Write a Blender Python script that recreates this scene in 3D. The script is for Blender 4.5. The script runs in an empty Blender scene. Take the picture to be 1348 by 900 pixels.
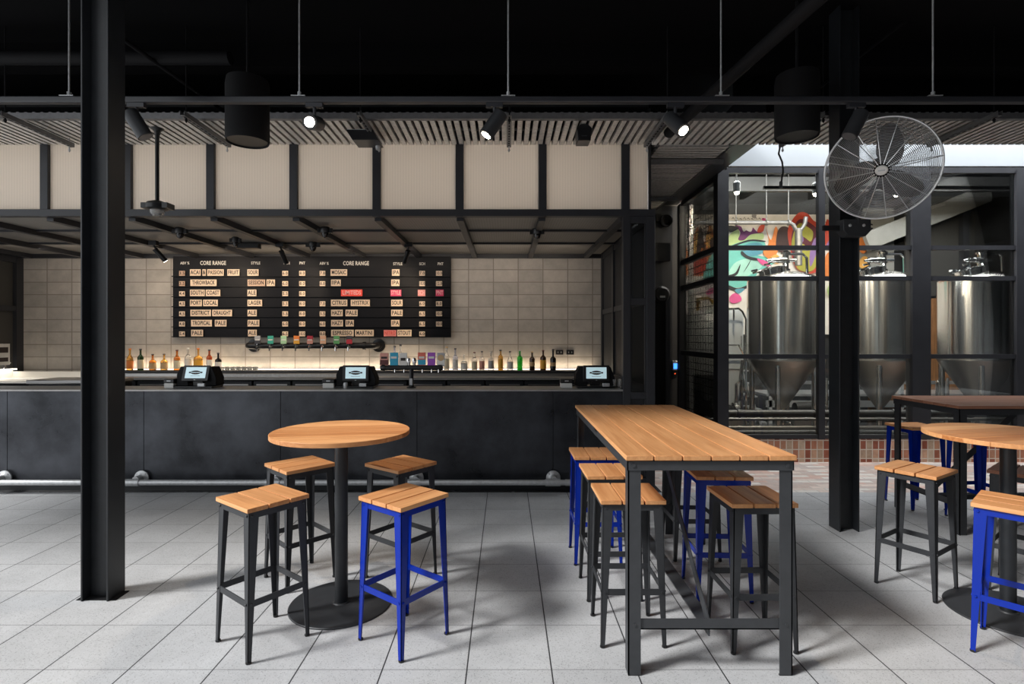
import bpy, bmesh, math, random
from mathutils import Vector, Matrix
R = math.radians
random.seed(7)
C = bpy.context.scene.collection
FPX, CX, HY, CAMZ = 718.0, 666.0, 442.0, 1.6     # lens in pixels, principal point, eye height

def W(px, py, d):
    """a point seen at pixel (px, py) standing at depth d"""
    return Vector(((px-CX)*d/FPX, d, CAMZ-(py-HY)*d/FPX))

# ------------------------------------------------------------------ materials
MATS = {}
def nt(m):
    m.use_nodes = True
    return m.node_tree
def node(t, typ, **kw):
    n = t.nodes.new(typ)
    for k, v in kw.items():
        if k.startswith('i_'):
            key = k[2:]
            key = int(key) if key.isdigit() else key.replace('_', ' ')
            n.inputs[key].default_value = v
        else:
            setattr(n, k, v)
    return n
def c4(c): return (c[0], c[1], c[2], 1.0)

def mat(name, col, rough=0.5, metal=0.0, noise=0.0, nscale=8.0, bump=0.0, bscale=60.0, spec=0.5, trans=0.0,
        emit=None, estr=0.0, coat=0.0, stretch=None):
    if name in MATS: return MATS[name]
    m = bpy.data.materials.new(name); t = nt(m)
    b = t.nodes['Principled BSDF']
    b.inputs['Base Color'].default_value = c4(col)
    b.inputs['Roughness'].default_value = rough
    b.inputs['Metallic'].default_value = metal
    b.inputs['Specular IOR Level'].default_value = spec
    b.inputs['Transmission Weight'].default_value = trans
    b.inputs['Coat Weight'].default_value = coat
    if emit:
        b.inputs['Emission Color'].default_value = c4(emit); b.inputs['Emission Strength'].default_value = estr
    if noise or bump:
        tc = node(t, 'ShaderNodeTexCoord')
        src = tc.outputs['Object']
        if stretch:
            mp = node(t, 'ShaderNodeMapping'); mp.inputs['Scale'].default_value = stretch
            t.links.new(src, mp.inputs['Vector']); src = mp.outputs['Vector']
    if noise:
        n = node(t, 'ShaderNodeTexNoise', i_Scale=nscale, i_Detail=5.0, i_Roughness=0.6)
        t.links.new(src, n.inputs['Vector'])
        cr = node(t, 'ShaderNodeMapRange'); cr.inputs[1].default_value = .3; cr.inputs[2].default_value = .7
        cr.inputs[3].default_value = 1-noise; cr.inputs[4].default_value = 1+noise
        t.links.new(n.outputs['Fac'], cr.inputs[0])
        mx = node(t, 'ShaderNodeMix', data_type='RGBA', blend_type='MULTIPLY'); mx.inputs[0].default_value = 1
        mx.inputs[6].default_value = c4(col); t.links.new(cr.outputs[0], mx.inputs[7])
        t.links.new(mx.outputs[2], b.inputs['Base Color'])
        mr = node(t, 'ShaderNodeMapRange'); mr.inputs[1].default_value = .3; mr.inputs[2].default_value = .7
        mr.inputs[3].default_value = max(.03, rough*(1-noise*.6)); mr.inputs[4].default_value = min(1, rough*(1+noise*.6))
        t.links.new(n.outputs['Fac'], mr.inputs[0]); t.links.new(mr.outputs[0], b.inputs['Roughness'])
    if bump:
        n2 = node(t, 'ShaderNodeTexNoise', i_Scale=bscale, i_Detail=3.0)
        t.links.new(src, n2.inputs['Vector'])
        bp = node(t, 'ShaderNodeBump', i_Strength=bump, i_Distance=0.004)
        t.links.new(n2.outputs['Fac'], bp.inputs['Height']); t.links.new(bp.outputs['Normal'], b.inputs['Normal'])
    MATS[name] = m
    return m

def math_node(t, op, a, b=None):
    n = node(t, 'ShaderNodeMath', operation=op)
    for i, v in enumerate((a, b)):
        if v is None: continue
        if isinstance(v, (int, float)): n.inputs[i].default_value = v
        else: t.links.new(v, n.inputs[i])
    return n.outputs[0]

def grid_mat(name, col, joint, su, sv, ou, ov, ju, jv, rough, axes=(0, 1), tvar=0.08, nvar=0.12, nscale=5, speck=0.0, stagger=False, spec=.5, bump=.25, jv_soft=1.0):
    """tiles on a plane: su x sv modules, joints ju / jv half widths"""
    m = bpy.data.materials.new(name); t = nt(m); b = t.nodes['Principled BSDF']
    tc = node(t, 'ShaderNodeTexCoord'); sp = node(t, 'ShaderNodeSeparateXYZ')
    t.links.new(tc.outputs['Object'], sp.inputs[0])
    u = math_node(t, 'SUBTRACT', sp.outputs[axes[0]], ou); v = math_node(t, 'SUBTRACT', sp.outputs[axes[1]], ov)
    iv = math_node(t, 'FLOOR', math_node(t, 'DIVIDE', v, sv))
    if stagger:
        u = math_node(t, 'ADD', u, math_node(t, 'MULTIPLY', math_node(t, 'MODULO', iv, 2.0), su*.5))
    iu = math_node(t, 'FLOOR', math_node(t, 'DIVIDE', u, su))
    du = math_node(t, 'PINGPONG', u, su/2); dv = math_node(t, 'PINGPONG', v, sv/2)
    mu = math_node(t, 'LESS_THAN', du, ju); mv = math_node(t, 'MULTIPLY', math_node(t, 'LESS_THAN', dv, jv), jv_soft)
    mask = math_node(t, 'MAXIMUM', mu, mv)
    cb = node(t, 'ShaderNodeCombineXYZ'); t.links.new(iu, cb.inputs[0]); t.links.new(iv, cb.inputs[1])
    wn = node(t, 'ShaderNodeTexWhiteNoise', noise_dimensions='2D'); t.links.new(cb.outputs[0], wn.inputs['Vector'])
    n = node(t, 'ShaderNodeTexNoise', i_Scale=nscale, i_Detail=8.0, i_Roughness=0.65); t.links.new(tc.outputs['Object'], n.inputs['Vector'])
    val = math_node(t, 'ADD', math_node(t, 'MULTIPLY', math_node(t, 'SUBTRACT', wn.outputs['Value'], .5), tvar*2),
                    math_node(t, 'MULTIPLY', math_node(t, 'SUBTRACT', n.outputs['Fac'], .5), nvar*4))
    if speck:
        vo = node(t, 'ShaderNodeTexVoronoi', i_Scale=230.0); t.links.new(tc.outputs['Object'], vo.inputs['Vector'])
        hs = node(t, 'ShaderNodeSeparateColor'); t.links.new(vo.outputs['Color'], hs.inputs[0])
        dark = math_node(t, 'MULTIPLY', math_node(t, 'GREATER_THAN', hs.outputs[0], .91), -speck)
        lite = math_node(t, 'MULTIPLY', math_node(t, 'GREATER_THAN', hs.outputs[1], .95), speck*.4)
        val = math_node(t, 'ADD', val, math_node(t, 'ADD', dark, lite))
    fac = math_node(t, 'ADD', val, 1.0)
    mx = node(t, 'ShaderNodeMix', data_type='RGBA', blend_type='MULTIPLY'); mx.inputs[0].default_value = 1
    if isinstance(col, list):
        rmp = node(t, 'ShaderNodeValToRGB'); rmp.color_ramp.interpolation = 'CONSTANT'
        els = rmp.color_ramp.elements
        while len(els) < len(col): els.new(0.5)
        for i, cc in enumerate(col): els[i].position = i/len(col); els[i].color = c4(cc)
        t.links.new(wn.outputs['Value'], rmp.inputs[0]); t.links.new(rmp.outputs[0], mx.inputs[6])
    else:
        mx.inputs[6].default_value = c4(col)
    t.links.new(fac, mx.inputs[7])
    mj = node(t, 'ShaderNodeMix', data_type='RGBA'); t.links.new(mask, mj.inputs[0])
    t.links.new(mx.outputs[2], mj.inputs[6]); mj.inputs[7].default_value = c4(joint)
    t.links.new(mj.outputs[2], b.inputs['Base Color'])
    b.inputs['Roughness'].default_value = rough; b.inputs['Specular IOR Level'].default_value = spec
    bp = node(t, 'ShaderNodeBump', i_Strength=bump, i_Distance=0.004)
    h = math_node(t, 'SUBTRACT', math_node(t, 'MULTIPLY', n.outputs['Fac'], .4), mask)
    t.links.new(h, bp.inputs['Height']); t.links.new(bp.outputs['Normal'], b.inputs['Normal'])
    MATS[name] = m
    return m

def wood_mat(name, a, bcol, rough=.42):
    """oiled hardwood: grain along local X, each board its own tone"""
    m = bpy.data.materials.new(name); t = nt(m); b = t.nodes['Principled BSDF']
    tc = node(t, 'ShaderNodeTexCoord'); g = node(t, 'ShaderNodeNewGeometry'); oi = node(t, 'ShaderNodeObjectInfo')
    mp = node(t, 'ShaderNodeMapping'); mp.inputs['Scale'].default_value = (2.2, 46, 30)
    off = node(t, 'ShaderNodeVectorMath', operation='SCALE'); off.inputs[0].default_value = (13, 7, 5)
    rs = math_node(t, 'ADD', g.outputs['Random Per Island'], oi.outputs['Random'])
    t.links.new(rs, off.inputs['Scale'])
    ad = node(t, 'ShaderNodeVectorMath', operation='ADD')
    t.links.new(tc.outputs['Object'], ad.inputs[0]); t.links.new(off.outputs[0], ad.inputs[1])
    t.links.new(ad.outputs[0], mp.inputs[0])
    n = node(t, 'ShaderNodeTexNoise', i_Scale=1.0, i_Detail=6.0, i_Roughness=.62, i_Distortion=.6)
    t.links.new(mp.outputs[0], n.inputs['Vector'])
    mp2 = node(t, 'ShaderNodeMapping'); mp2.inputs['Scale'].default_value = (1.2, 6, 6); t.links.new(ad.outputs[0], mp2.inputs[0])
    n2 = node(t, 'ShaderNodeTexNoise', i_Scale=1.3, i_Detail=3.0); t.links.new(mp2.outputs[0], n2.inputs['Vector'])
    f = math_node(t, 'ADD', math_node(t, 'MULTIPLY', n.outputs['Fac'], .75), math_node(t, 'MULTIPLY', n2.outputs['Fac'], .5))
    f = math_node(t, 'ADD', f, math_node(t, 'MULTIPLY', math_node(t, 'SUBTRACT', g.outputs['Random Per Island'], .5), .5))
    r = node(t, 'ShaderNodeMapRange'); r.inputs[1].default_value = .30; r.inputs[2].default_value = .95
    t.links.new(f, r.inputs[0])
    mx = node(t, 'ShaderNodeMix', data_type='RGBA'); t.links.new(r.outputs[0], mx.inputs[0])
    mx.inputs[6].default_value = c4(a); mx.inputs[7].default_value = c4(bcol)
    t.links.new(mx.outputs[2], b.inputs['Base Color'])
    b.inputs['Roughness'].default_value = rough; b.inputs['Specular IOR Level'].default_value = .35
    bp = node(t, 'ShaderNodeBump', i_Strength=.15, i_Distance=.002)
    t.links.new(n.outputs['Fac'], bp.inputs['Height']); t.links.new(bp.outputs['Normal'], b.inputs['Normal'])
    MATS[name] = m
    return m

def glass_mat(name, tint=(.9, .95, .95), refl=1.0):
    m = bpy.data.materials.new(name); t = nt(m); t.nodes.clear()
    o = node(t, 'ShaderNodeOutputMaterial'); tr = node(t, 'ShaderNodeBsdfTransparent'); gl = node(t, 'ShaderNodeBsdfGlossy', i_Roughness=.01)
    tr.inputs[0].default_value = c4(tint)
    fr = node(t, 'ShaderNodeFresnel', i_IOR=1.5)
    f = math_node(t, 'MULTIPLY', fr.outputs[0], refl)
    mx = node(t, 'ShaderNodeMixShader'); t.links.new(f, mx.inputs[0]); t.links.new(tr.outputs[0], mx.inputs[1]); t.links.new(gl.outputs[0], mx.inputs[2])
    t.links.new(mx.outputs[0], o.inputs[0])
    MATS[name] = m
    return m

def fluted_mat(name, col, pitch, axis, rough=.35, depth=.12, trans=0.0):
    """ribbed sheet: fine flutes across one axis, groove shade painted as colour"""
    m = bpy.data.materials.new(name); t = nt(m); b = t.nodes['Principled BSDF']
    tc = node(t, 'ShaderNodeTexCoord'); sp = node(t, 'ShaderNodeSeparateXYZ'); t.links.new(tc.outputs['Object'], sp.inputs[0])
    p = math_node(t, 'PINGPONG', sp.outputs[axis], pitch/2)
    p = math_node(t, 'DIVIDE', p, pitch/2)
    mr = node(t, 'ShaderNodeMapRange'); mr.inputs[1].default_value = 0; mr.inputs[2].default_value = .45
    mr.inputs[3].default_value = 1-depth; mr.inputs[4].default_value = 1; t.links.new(p, mr.inputs[0])  # shade of the grooves put into the colour
    mx = node(t, 'ShaderNodeMix', data_type='RGBA', blend_type='MULTIPLY'); mx.inputs[0].default_value = 1
    mx.inputs[6].default_value = c4(col); t.links.new(mr.outputs[0], mx.inputs[7]); t.links.new(mx.outputs[2], b.inputs['Base Color'])
    b.inputs['Roughness'].default_value = rough
    if trans:
        out = [n for n in t.nodes if n.type == 'OUTPUT_MATERIAL'][0]
        tl = node(t, 'ShaderNodeBsdfTranslucent'); t.links.new(mx.outputs[2], tl.inputs[0])
        ms = node(t, 'ShaderNodeMixShader'); ms.inputs[0].default_value = trans
        t.links.new(b.outputs[0], ms.inputs[1]); t.links.new(tl.outputs[0], ms.inputs[2]); t.links.new(ms.outputs[0], out.inputs[0])
    MATS[name] = m
    return m

M = MATS
mat('black_ceiling', (.0025, .0025, .003), .85, spec=.1)
mat('black_steel', (.015, .017, .020), .40, .0, noise=.25, nscale=14, bump=.25, bscale=260, spec=.5)
mat('frame_steel', (.026, .027, .032), .42, .0, noise=.1, nscale=6)
mat('charcoal_metal', (.036, .038, .042), .45, .15, noise=.1, nscale=20, spec=.4)
mat('pale_charcoal_metal', (.048, .051, .056), .42, .15, noise=.1, nscale=20)
mat('blue_paint', (.0022, .023, .30), .25, 0, spec=.3)
mat('black_plastic', (.010, .010, .011), .35)
mat('black_matt', (.009, .009, .010), .7, spec=.2)
mat('bar_steel', (.052, .055, .063), .34, .75, noise=.55, nscale=2.0, spec=.4)
mat('bar_edge', (.36, .35, .34), .38, .35, noise=.08, nscale=10)
mat('plinth_black', (.010, .011, .013), .4)
mat('galvanised', (.52, .53, .54), .42, .45, noise=.15, nscale=30)
mat('screen_steel', (.66, .63, .59), .5, .35, noise=.2, nscale=30)
mat('channel_steel', (.20, .20, .205), .45, .6, noise=.15, nscale=20)
mat('stainless', (.74, .73, .71), .2, 1.0)
mat('stainless_dull', (.50, .49, .48), .33, 1.0)
mat('kettle_steel', (.72, .72, .71), .35, .55)
mat('chrome', (.82, .82, .82), .10, 1.0)
mat('aluminium', (.75, .76, .77), .35, .8)
mat('pale_fascia', (.33, .355, .38), .7, noise=.03, nscale=3)
mat('grey_render', (.30, .30, .29), .7, noise=.1, nscale=4)
mat('sky_block_dark', (.075, .075, .08), .8, noise=.1, nscale=2)
mat('dark_render', (.018, .019, .022), .6, noise=.1)
mat('dark_room', (.035, .036, .038), .5, noise=.3, nscale=2)
mat('dark_floor', (.06, .06, .062), .25, noise=.2)
mat('dark_panel', (.050, .048, .044), .5)
mat('board_black', (.005, .005, .007), .5, spec=.2)
mat('plate_cream', (.78, .60, .44), .45)
mat('plate_tan', (.58, .38, .26), .45)
mat('plate_red', (.80, .07, .045), .4)
mat('plate_magenta', (.62, .045, .13), .4)
mat('plate_pink', (.72, .22, .20), .4)
mat('ink', (.03, .018, .014), .5)
mat('ink_red', (.60, .07, .05), .5)
mat('ink_white', (.72, .69, .63), .5)
mat('ink_pink', (.85, .45, .45), .5)
mat('white_paper', (.78, .77, .74), .6)
mat('white_counter', (.80, .78, .74), .35)
mat('white_machine', (.62, .66, .70), .4)
mat('timber_wall', (.30, .14, .055), .5, noise=.4, nscale=5, stretch=(8, 8, .6))
mat('screen_glow', (.5, .65, .7), .2, emit=(.52, .70, .76), estr=.52)
mat('lamp_glow', (1, .9, .75), .3, emit=(1, .86, .66), estr=60)
mat('bulb_glow', (1, .9, .75), .3, emit=(1, .86, .66), estr=25)
mat('strip_glow', (1, .95, .85), .3, emit=(1, .93, .82), estr=3.5)
mat('blue_led', (.05, .2, 1), .3, emit=(.05, .25, 1), estr=2)
mat('red_led', (1, .1, .02), .3, emit=(1, .08, .02), estr=2)
for nm, cc in (('amber', (.72, .22, .025)), ('light_amber', (.85, .45, .09)), ('red_amber', (.50, .09, .015)), ('clear', (.90, .90, .88)), ('green', (.02, .42, .03)),
               ('dark_green', (.02, .07, .02)), ('black', (.012, .010, .010)), ('brown', (.06, .025, .012)), ('gold', (.75, .42, .08)), ('blue_clear', (.70, .75, .95))):
    mat('glass_'+nm, cc, .08, trans=.75 if nm not in ('black', 'brown') else .1)
for nm, cc in (('cream', (.75, .66, .48)), ('yellow', (.82, .42, .05)), ('white', (.80, .78, .74)), ('tan', (.62, .42, .22)), ('dark', (.05, .05, .06)), ('orange', (.85, .25, .05)), ('pink', (.75, .35, .28)),
               ('teal', (.05, .40, .30)), ('mint', (.42, .68, .42)), ('red', (.50, .03, .05)), ('peach', (.85, .50, .32)), ('leaf', (.12, .38, .14)), ('blue', (.04, .40, .62)), ('purple', (.38, .10, .55)),
               ('coral', (.80, .18, .12)), ('maroon', (.12, .03, .03)), ('grey', (.45, .45, .47))):
    mat('paint_'+nm, cc, .5)
wood_mat('hardwood', (.41, .15, .046), (.80, .42, .185))
wood_mat('dark_hardwood', (.22, .085, .048), (.46, .215, .13), .5)
glass_mat('clear_glass', (.93, .96, .96), .9)
glass_mat('smoked_glass', (.55, .57, .58), .7)
fluted_mat('fluted_cream', (.74, .685, .62), .028, 0, .32, .10, .5)
fluted_mat('fluted_grey', (.24, .225, .205), .03, 0, .45, .25)
grid_mat('grey_tile', (.46, .465, .475), (.035, .035, .038), .406, .4025, -.187, 3.019, .0034, .0020, .62, tvar=.05, nvar=.13, nscale=3.0, speck=.30, jv_soft=.75)
grid_mat('wall_tile', (.455, .415, .37), (.27, .235, .20), .385, .1935, -7.51, 1.08, .0075, .0065, .5, axes=(0, 2), tvar=.10, nvar=.17, nscale=6, bump=.3)
grid_mat('paving_brick', [(.60, .47, .42), (.54, .45, .42), (.66, .55, .49), (.56, .38, .32), (.62, .58, .54)], (.46, .43, .40), .23, .076, 0, 5.58, .004, .004, .75, tvar=.14, nvar=.15, nscale=14, stagger=True)
grid_mat('wall_brick', [(.40, .13, .075), (.52, .26, .16), (.52, .38, .27), (.33, .10, .06), (.60, .46, .34), (.47, .20, .12), (.55, .33, .22)], (.72, .66, .57), .078, .115, 2.7, .045, .006, .006, .8, axes=(0, 2), tvar=.15, nvar=.2, nscale=18, stagger=False, bump=.5)

def brushed(name, aniso):
    m = MATS[name]; t = m.node_tree; b = t.nodes['Principled BSDF']
    tg = node(t, 'ShaderNodeTangent', direction_type='RADIAL', axis='Z'); t.links.new(tg.outputs[0], b.inputs['Tangent'])
    b.inputs['Anisotropic'].default_value = aniso; b.inputs['Anisotropic Rotation'].default_value = .25
brushed('stainless', .9); brushed('stainless_dull', .6)

# ------------------------------------------------------------------ mesh building
class MB:
    def __init__(s): s.v = []; s.f = []; s.m = []; s.mi = 0
    def add(s, vs, fs):
        o = len(s.v); s.v += [tuple(x) for x in vs]
        for f in fs: s.f.append(tuple(i+o for i in f)); s.m.append(s.mi)
        return s
    def box(s, x0, x1, y0, y1, z0, z1):
        if x0 > x1: x0, x1 = x1, x0
        if y0 > y1: y0, y1 = y1, y0
        if z0 > z1: z0, z1 = z1, z0
        vs = [(x, y, z) for z in (z0, z1) for (x, y) in ((x0, y0), (x1, y0), (x1, y1), (x0, y1))]
        return s.add(vs, [(3, 2, 1, 0), (4, 5, 6, 7), (0, 1, 5, 4), (1, 2, 6, 5), (2, 3, 7, 6), (3, 0, 4, 7)])
    def hexa(s, q0, q1):
        """two quads (same winding) joined into a solid"""
        return s.add(list(q0)+list(q1), [(3, 2, 1, 0), (4, 5, 6, 7), (0, 1, 5, 4), (1, 2, 6, 5), (2, 3, 7, 6), (3, 0, 4, 7)])
    def bar(s, p0, p1, w, h, up=(0, 0, 1)):
        p0, p1 = Vector(p0), Vector(p1); d = (p1-p0).normalized(); up = Vector(up)
        if abs(d.dot(up)) > .98: up = Vector((0, 1, 0))
        a = d.cross(up).normalized(); b = a.cross(d).normalized()
        q = lambda p: [p-a*w/2-b*h/2, p+a*w/2-b*h/2, p+a*w/2+b*h/2, p-a*w/2+b*h/2]
        q0, q1 = q(p0), q(p1)
        return s.add(q0+q1, [(0, 1, 2, 3), (7, 6, 5, 4), (1, 0, 4, 5), (2, 1, 5, 6), (3, 2, 6, 7), (0, 3, 7, 4)])
    def tube(s, pts, r, n=10, cap=True, closed=False):
        pts = [Vector(p) for p in pts]; N = len(pts); rs = r if isinstance(r, (list, tuple)) else [r]*N
        rings = []; prev = None
        for i, p in enumerate(pts):
            if closed: d = pts[(i+1) % N]-pts[i-1]
            else: d = pts[min(i+1, N-1)]-pts[max(i-1, 0)]
            d.normalize()
            if prev is None:
                u = Vector((0, 0, 1)) if abs(d.z) < .9 else Vector((1, 0, 0))
            else: u = prev
            a = d.cross(u).normalized(); u = a.cross(d).normalized(); prev = u
            rings.append([p+(a*math.cos(2*math.pi*k/n)+u*math.sin(2*math.pi*k/n))*rs[i] for k in range(n)])
        vs = [v for rg in rings for v in rg]; fs = []
        for i in range(N if closed else N-1):
            j = (i+1) % N
            for k in range(n): fs.append((i*n+k, j*n+k, j*n+(k+1) % n, i*n+(k+1) % n))
        if cap and not closed:
            fs.append(tuple(range(n))); fs.append(tuple(reversed(range((N-1)*n, N*n))))
        return s.add(vs, fs)
    def lathe(s, prof, c=(0, 0, 0), n=24, axis='z'):
        """profile of (r, h); closed at ends where r is 0, capped elsewhere"""
        c = Vector(c); vs = []; fs = []
        def pt(r, h, a):
            x, y = r*math.cos(a), r*math.sin(a)
            return c+(Vector((x, y, h)) if axis == 'z' else Vector((x, -h, y)) if axis == 'y' else Vector((h, x, y)))
        for r, h in prof:
            for k in range(n): vs.append(pt(max(r, 1e-5), h, 2*math.pi*k/n))
        for i in range(len(prof)-1):
            for k in range(n): fs.append((i*n+k, i*n+(k+1) % n, (i+1)*n+(k+1) % n, (i+1)*n+k))
        fs.append(tuple(reversed(range(n)))); fs.append(tuple(range((len(prof)-1)*n, len(prof)*n)))
        return s.add(vs, fs)
    def prism(s, poly, z0, z1, tr=None):
        n = len(poly); tr = tr or (lambda x, y, z: (x, y, z))
        vs = [tr(x, y, z0) for x, y in poly]+[tr(x, y, z1) for x, y in poly]
        fs = [tuple(reversed(range(n))), tuple(range(n, 2*n))]+[(i, (i+1) % n, n+(i+1) % n, n+i) for i in range(n)]
        return s.add(vs, fs)
    def xf(s, mtx, start=0):
        for i in range(start, len(s.v)): s.v[i] = tuple(mtx @ Vector(s.v[i]))
        return s
    def build(s, name, ms, parent=None, loc=None, bevel=0, smooth=True, seg=2):
        me = bpy.data.meshes.new(name); me.from_pydata(s.v, [], s.f)
        ms = ms if isinstance(ms, (list, tuple)) else [ms]
        for m_ in ms: me.materials.append(M[m_] if isinstance(m_, str) else m_)
        me.polygons.foreach_set('material_index', s.m)
        bm = bmesh.new(); bm.from_mesh(me); bmesh.ops.recalc_face_normals(bm, faces=bm.faces); bm.to_mesh(me); bm.free()
        if smooth:
            me.polygons.foreach_set('use_smooth', [True]*len(me.polygons)); me.set_sharp_from_angle(angle=R(35))
        me.update()
        o = bpy.data.objects.new(name, me); C.objects.link(o)
        if parent: o.parent = parent
        if loc: o.location = loc
        if bevel:
            b = o.modifiers.new('edge', 'BEVEL'); b.width = bevel; b.segments = seg; b.limit_method = 'ANGLE'; b.angle_limit = R(40)
        return o

def tag(o, label=None, cat=None, group=None, kind=None):
    if label: o['label'] = label
    if cat: o['category'] = cat
    if group: o['group'] = group
    if kind: o['kind'] = kind
    return o
def thing(name, label, cat, loc=(0, 0, 0), rz=0, group=None):
    o = bpy.data.objects.new(name, None); C.objects.link(o); o.empty_display_size = .1
    o.location = loc; o.rotation_euler = (0, 0, rz)
    return tag(o, label, cat, group)
def struct(o, label=None): return tag(o, label, None, None, 'structure')
def dup(root, loc, rz=None, label=None):
    def cp(o, par):
        c = o.copy(); C.objects.link(c)
        if par: c.parent = par
        for ch in kids.get(o.name, []): cp(ch, c)
        return c
    kids = {}
    def scan(o):
        kids[o.name] = list(o.children)
        for ch in o.children: scan(ch)
    scan(root)
    r = cp(root, None); r.location = loc
    if rz is not None: r.rotation_euler = (0, 0, rz)
    if label: r['label'] = label
    return r

def text_mesh(body, size, mt, parent, loc, sx=.78, align='CENTER', rot=(R(90), 0, 0), name='lettering', ext=.001, width=None):
    cu = bpy.data.curves.new('lettering', 'FONT'); cu.body = body; cu.size = size; cu.extrude = ext; cu.offset = size*.022
    cu.align_x = align; cu.align_y = 'CENTER'; cu.resolution_u = 3; cu.space_character = 1.08
    tmp = bpy.data.objects.new('lettering', cu); C.objects.link(tmp)
    dg = bpy.context.evaluated_depsgraph_get(); me = bpy.data.meshes.new_from_object(tmp.evaluated_get(dg))
    bpy.data.objects.remove(tmp); bpy.data.curves.remove(cu)
    if width:
        xs = [v.co.x for v in me.vertices]; w0 = max(xs)-min(xs)
        if w0 > 1e-6: sx = width/w0
    for v in me.vertices: v.co.x *= sx
    me.materials.clear(); me.materials.append(M[mt])
    o = bpy.data.objects.new(name, me); C.objects.link(o); o.parent = parent; o.location = loc; o.rotation_euler = rot
    return o

def arc(c, r, a0, a1, n, plane='xz'):
    out = []
    for i in range(n+1):
        a = R(a0+(a1-a0)*i/n); u, v = r*math.cos(a), r*math.sin(a)
        out.append(Vector(c)+(Vector((u, 0, v)) if plane == 'xz' else Vector((0, u, v)) if plane == 'yz' else Vector((u, v, 0))))
    return out

# ------------------------------------------------------------------ camera, world, light
cam = bpy.data.cameras.new('camera'); co = bpy.data.objects.new('camera', cam); C.objects.link(co)
co.location = (0, 0, CAMZ); co.rotation_euler = (R(90), 0, 0)
cam.sensor_fit = 'HORIZONTAL'; cam.sensor_width = 36; cam.lens = FPX*36/1348
cam.shift_x = (674-CX)/1348; cam.shift_y = -(450-HY)/1348; cam.clip_start = .05; cam.clip_end = 100
sc = bpy.context.scene; sc.camera = co
sc.view_settings.view_transform = 'Standard'; sc.view_settings.look = 'None'; sc.view_settings.gamma = 1; sc.view_settings.use_curve_mapping = False
sc.view_settings.exposure = 0.22
sc.cycles.use_denoising = True; sc.cycles.max_bounces = 8; sc.cycles.transparent_max_bounces = 16; sc.cycles.sample_clamp_indirect = 4.0
sc.cycles.caustics_reflective = False; sc.cycles.caustics_refractive = False

w = bpy.data.worlds.new('sky'); sc.world = w; w.use_nodes = True
bg = w.node_tree.nodes['Background']; bg.inputs[0].default_value = (.93, .965, 1.0, 1); bg.inputs[1].default_value = 1.35

def sun(direction, strength, angle, col):
    l = bpy.data.lights.new('sun', 'SUN'); l.energy = strength; l.angle = R(angle); l.color = col
    o = bpy.data.objects.new('sun', l); C.objects.link(o)
    o.rotation_euler = Vector(direction).to_track_quat('-Z', 'Y').to_euler(); o.location = (-6, -3, 6)
def spot(loc, target, power, size, col=(1, .80, .58), blend=.6, rad=.03):
    l = bpy.data.lights.new('spot', 'SPOT'); l.energy = power; l.spot_size = R(size); l.spot_blend = blend; l.color = col; l.shadow_soft_size = rad
    o = bpy.data.objects.new('spot', l); C.objects.link(o); o.location = loc
    o.rotation_euler = (Vector(target)-Vector(loc)).to_track_quat('-Z', 'Y').to_euler()
def area(loc, direction, power, sx, sy, col=(1, .85, .65)):
    l = bpy.data.lights.new('strip_or_fill_light', 'AREA'); l.energy = power; l.shape = 'RECTANGLE'; l.size = sx; l.size_y = sy; l.color = col
    o = bpy.data.objects.new('strip_or_fill_light', l); C.objects.link(o); o.location = loc
    o.rotation_euler = Vector(direction).to_track_quat('-Z', 'Y').to_euler()
sun((1, .42, -.95), 3.6, 11, (1, .99, .97))

# ------------------------------------------------------------------ the setting
BF, BB = 5.65, 8.47          # bar front plane, tiled wall plane
GF = 6.92                    # front plane of the glazed brewery
struct(MB().box(-9, 14, -3, 5.58, -.1, 0).build('floor', 'grey_tile'))
m = MB(); m.box(1.6, 14, 5.58, GF+.2, -.1, 0); m.box(1.6, 2.72, GF+.2, 8.6, -.1, 0)
struct(m.build('floor_brick', 'paving_brick'))
struct(MB().box(-9, 1.6, 5.58, 9, -.1, 0).build('floor_bar', 'dark_floor'))
struct(MB().box(2.72, 9.5, GF+.2, 12, -.1, .0).build('floor_brewery', 'dark_floor'))
# roof over the drinking hall; the strip of sky beyond it lights the brick lane
m = MB(); m.box(-9, 14, 2.4, 5.82, 4.3, 4.4); m.box(-9, 2.76, 5.82, 9, 4.3, 4.4)
struct(m.build('ceiling', 'black_ceiling'))
struct(MB().box(2.42, 14, 5.73, 5.82, 3.66, 4.3).build('trim_sky_mask', 'black_ceiling'))  # dark beam added to hide the bright sky strip from view
struct(MB().box(-.3, 14, -3, 2.4, 4.3, 4.4).build('ceiling_shade', 'black_ceiling'))  # unseen front roof, added to keep sun and sky off the right side
# the yard the hall opens onto: paving, and unseen walls added to block sky reflections
struct(MB().box(-30, 30, -30, -3, -.1, -.002).build('ground_yard', 'grey_render'))
struct(MB().box(-7, 16, -7, -6.6, 0, 8.5).build('sky_block_front', 'sky_block_dark'))
struct(MB().box(14, 14.4, -7, 12, 0, 8.5).build('sky_block_right', 'sky_block_dark'))
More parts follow.
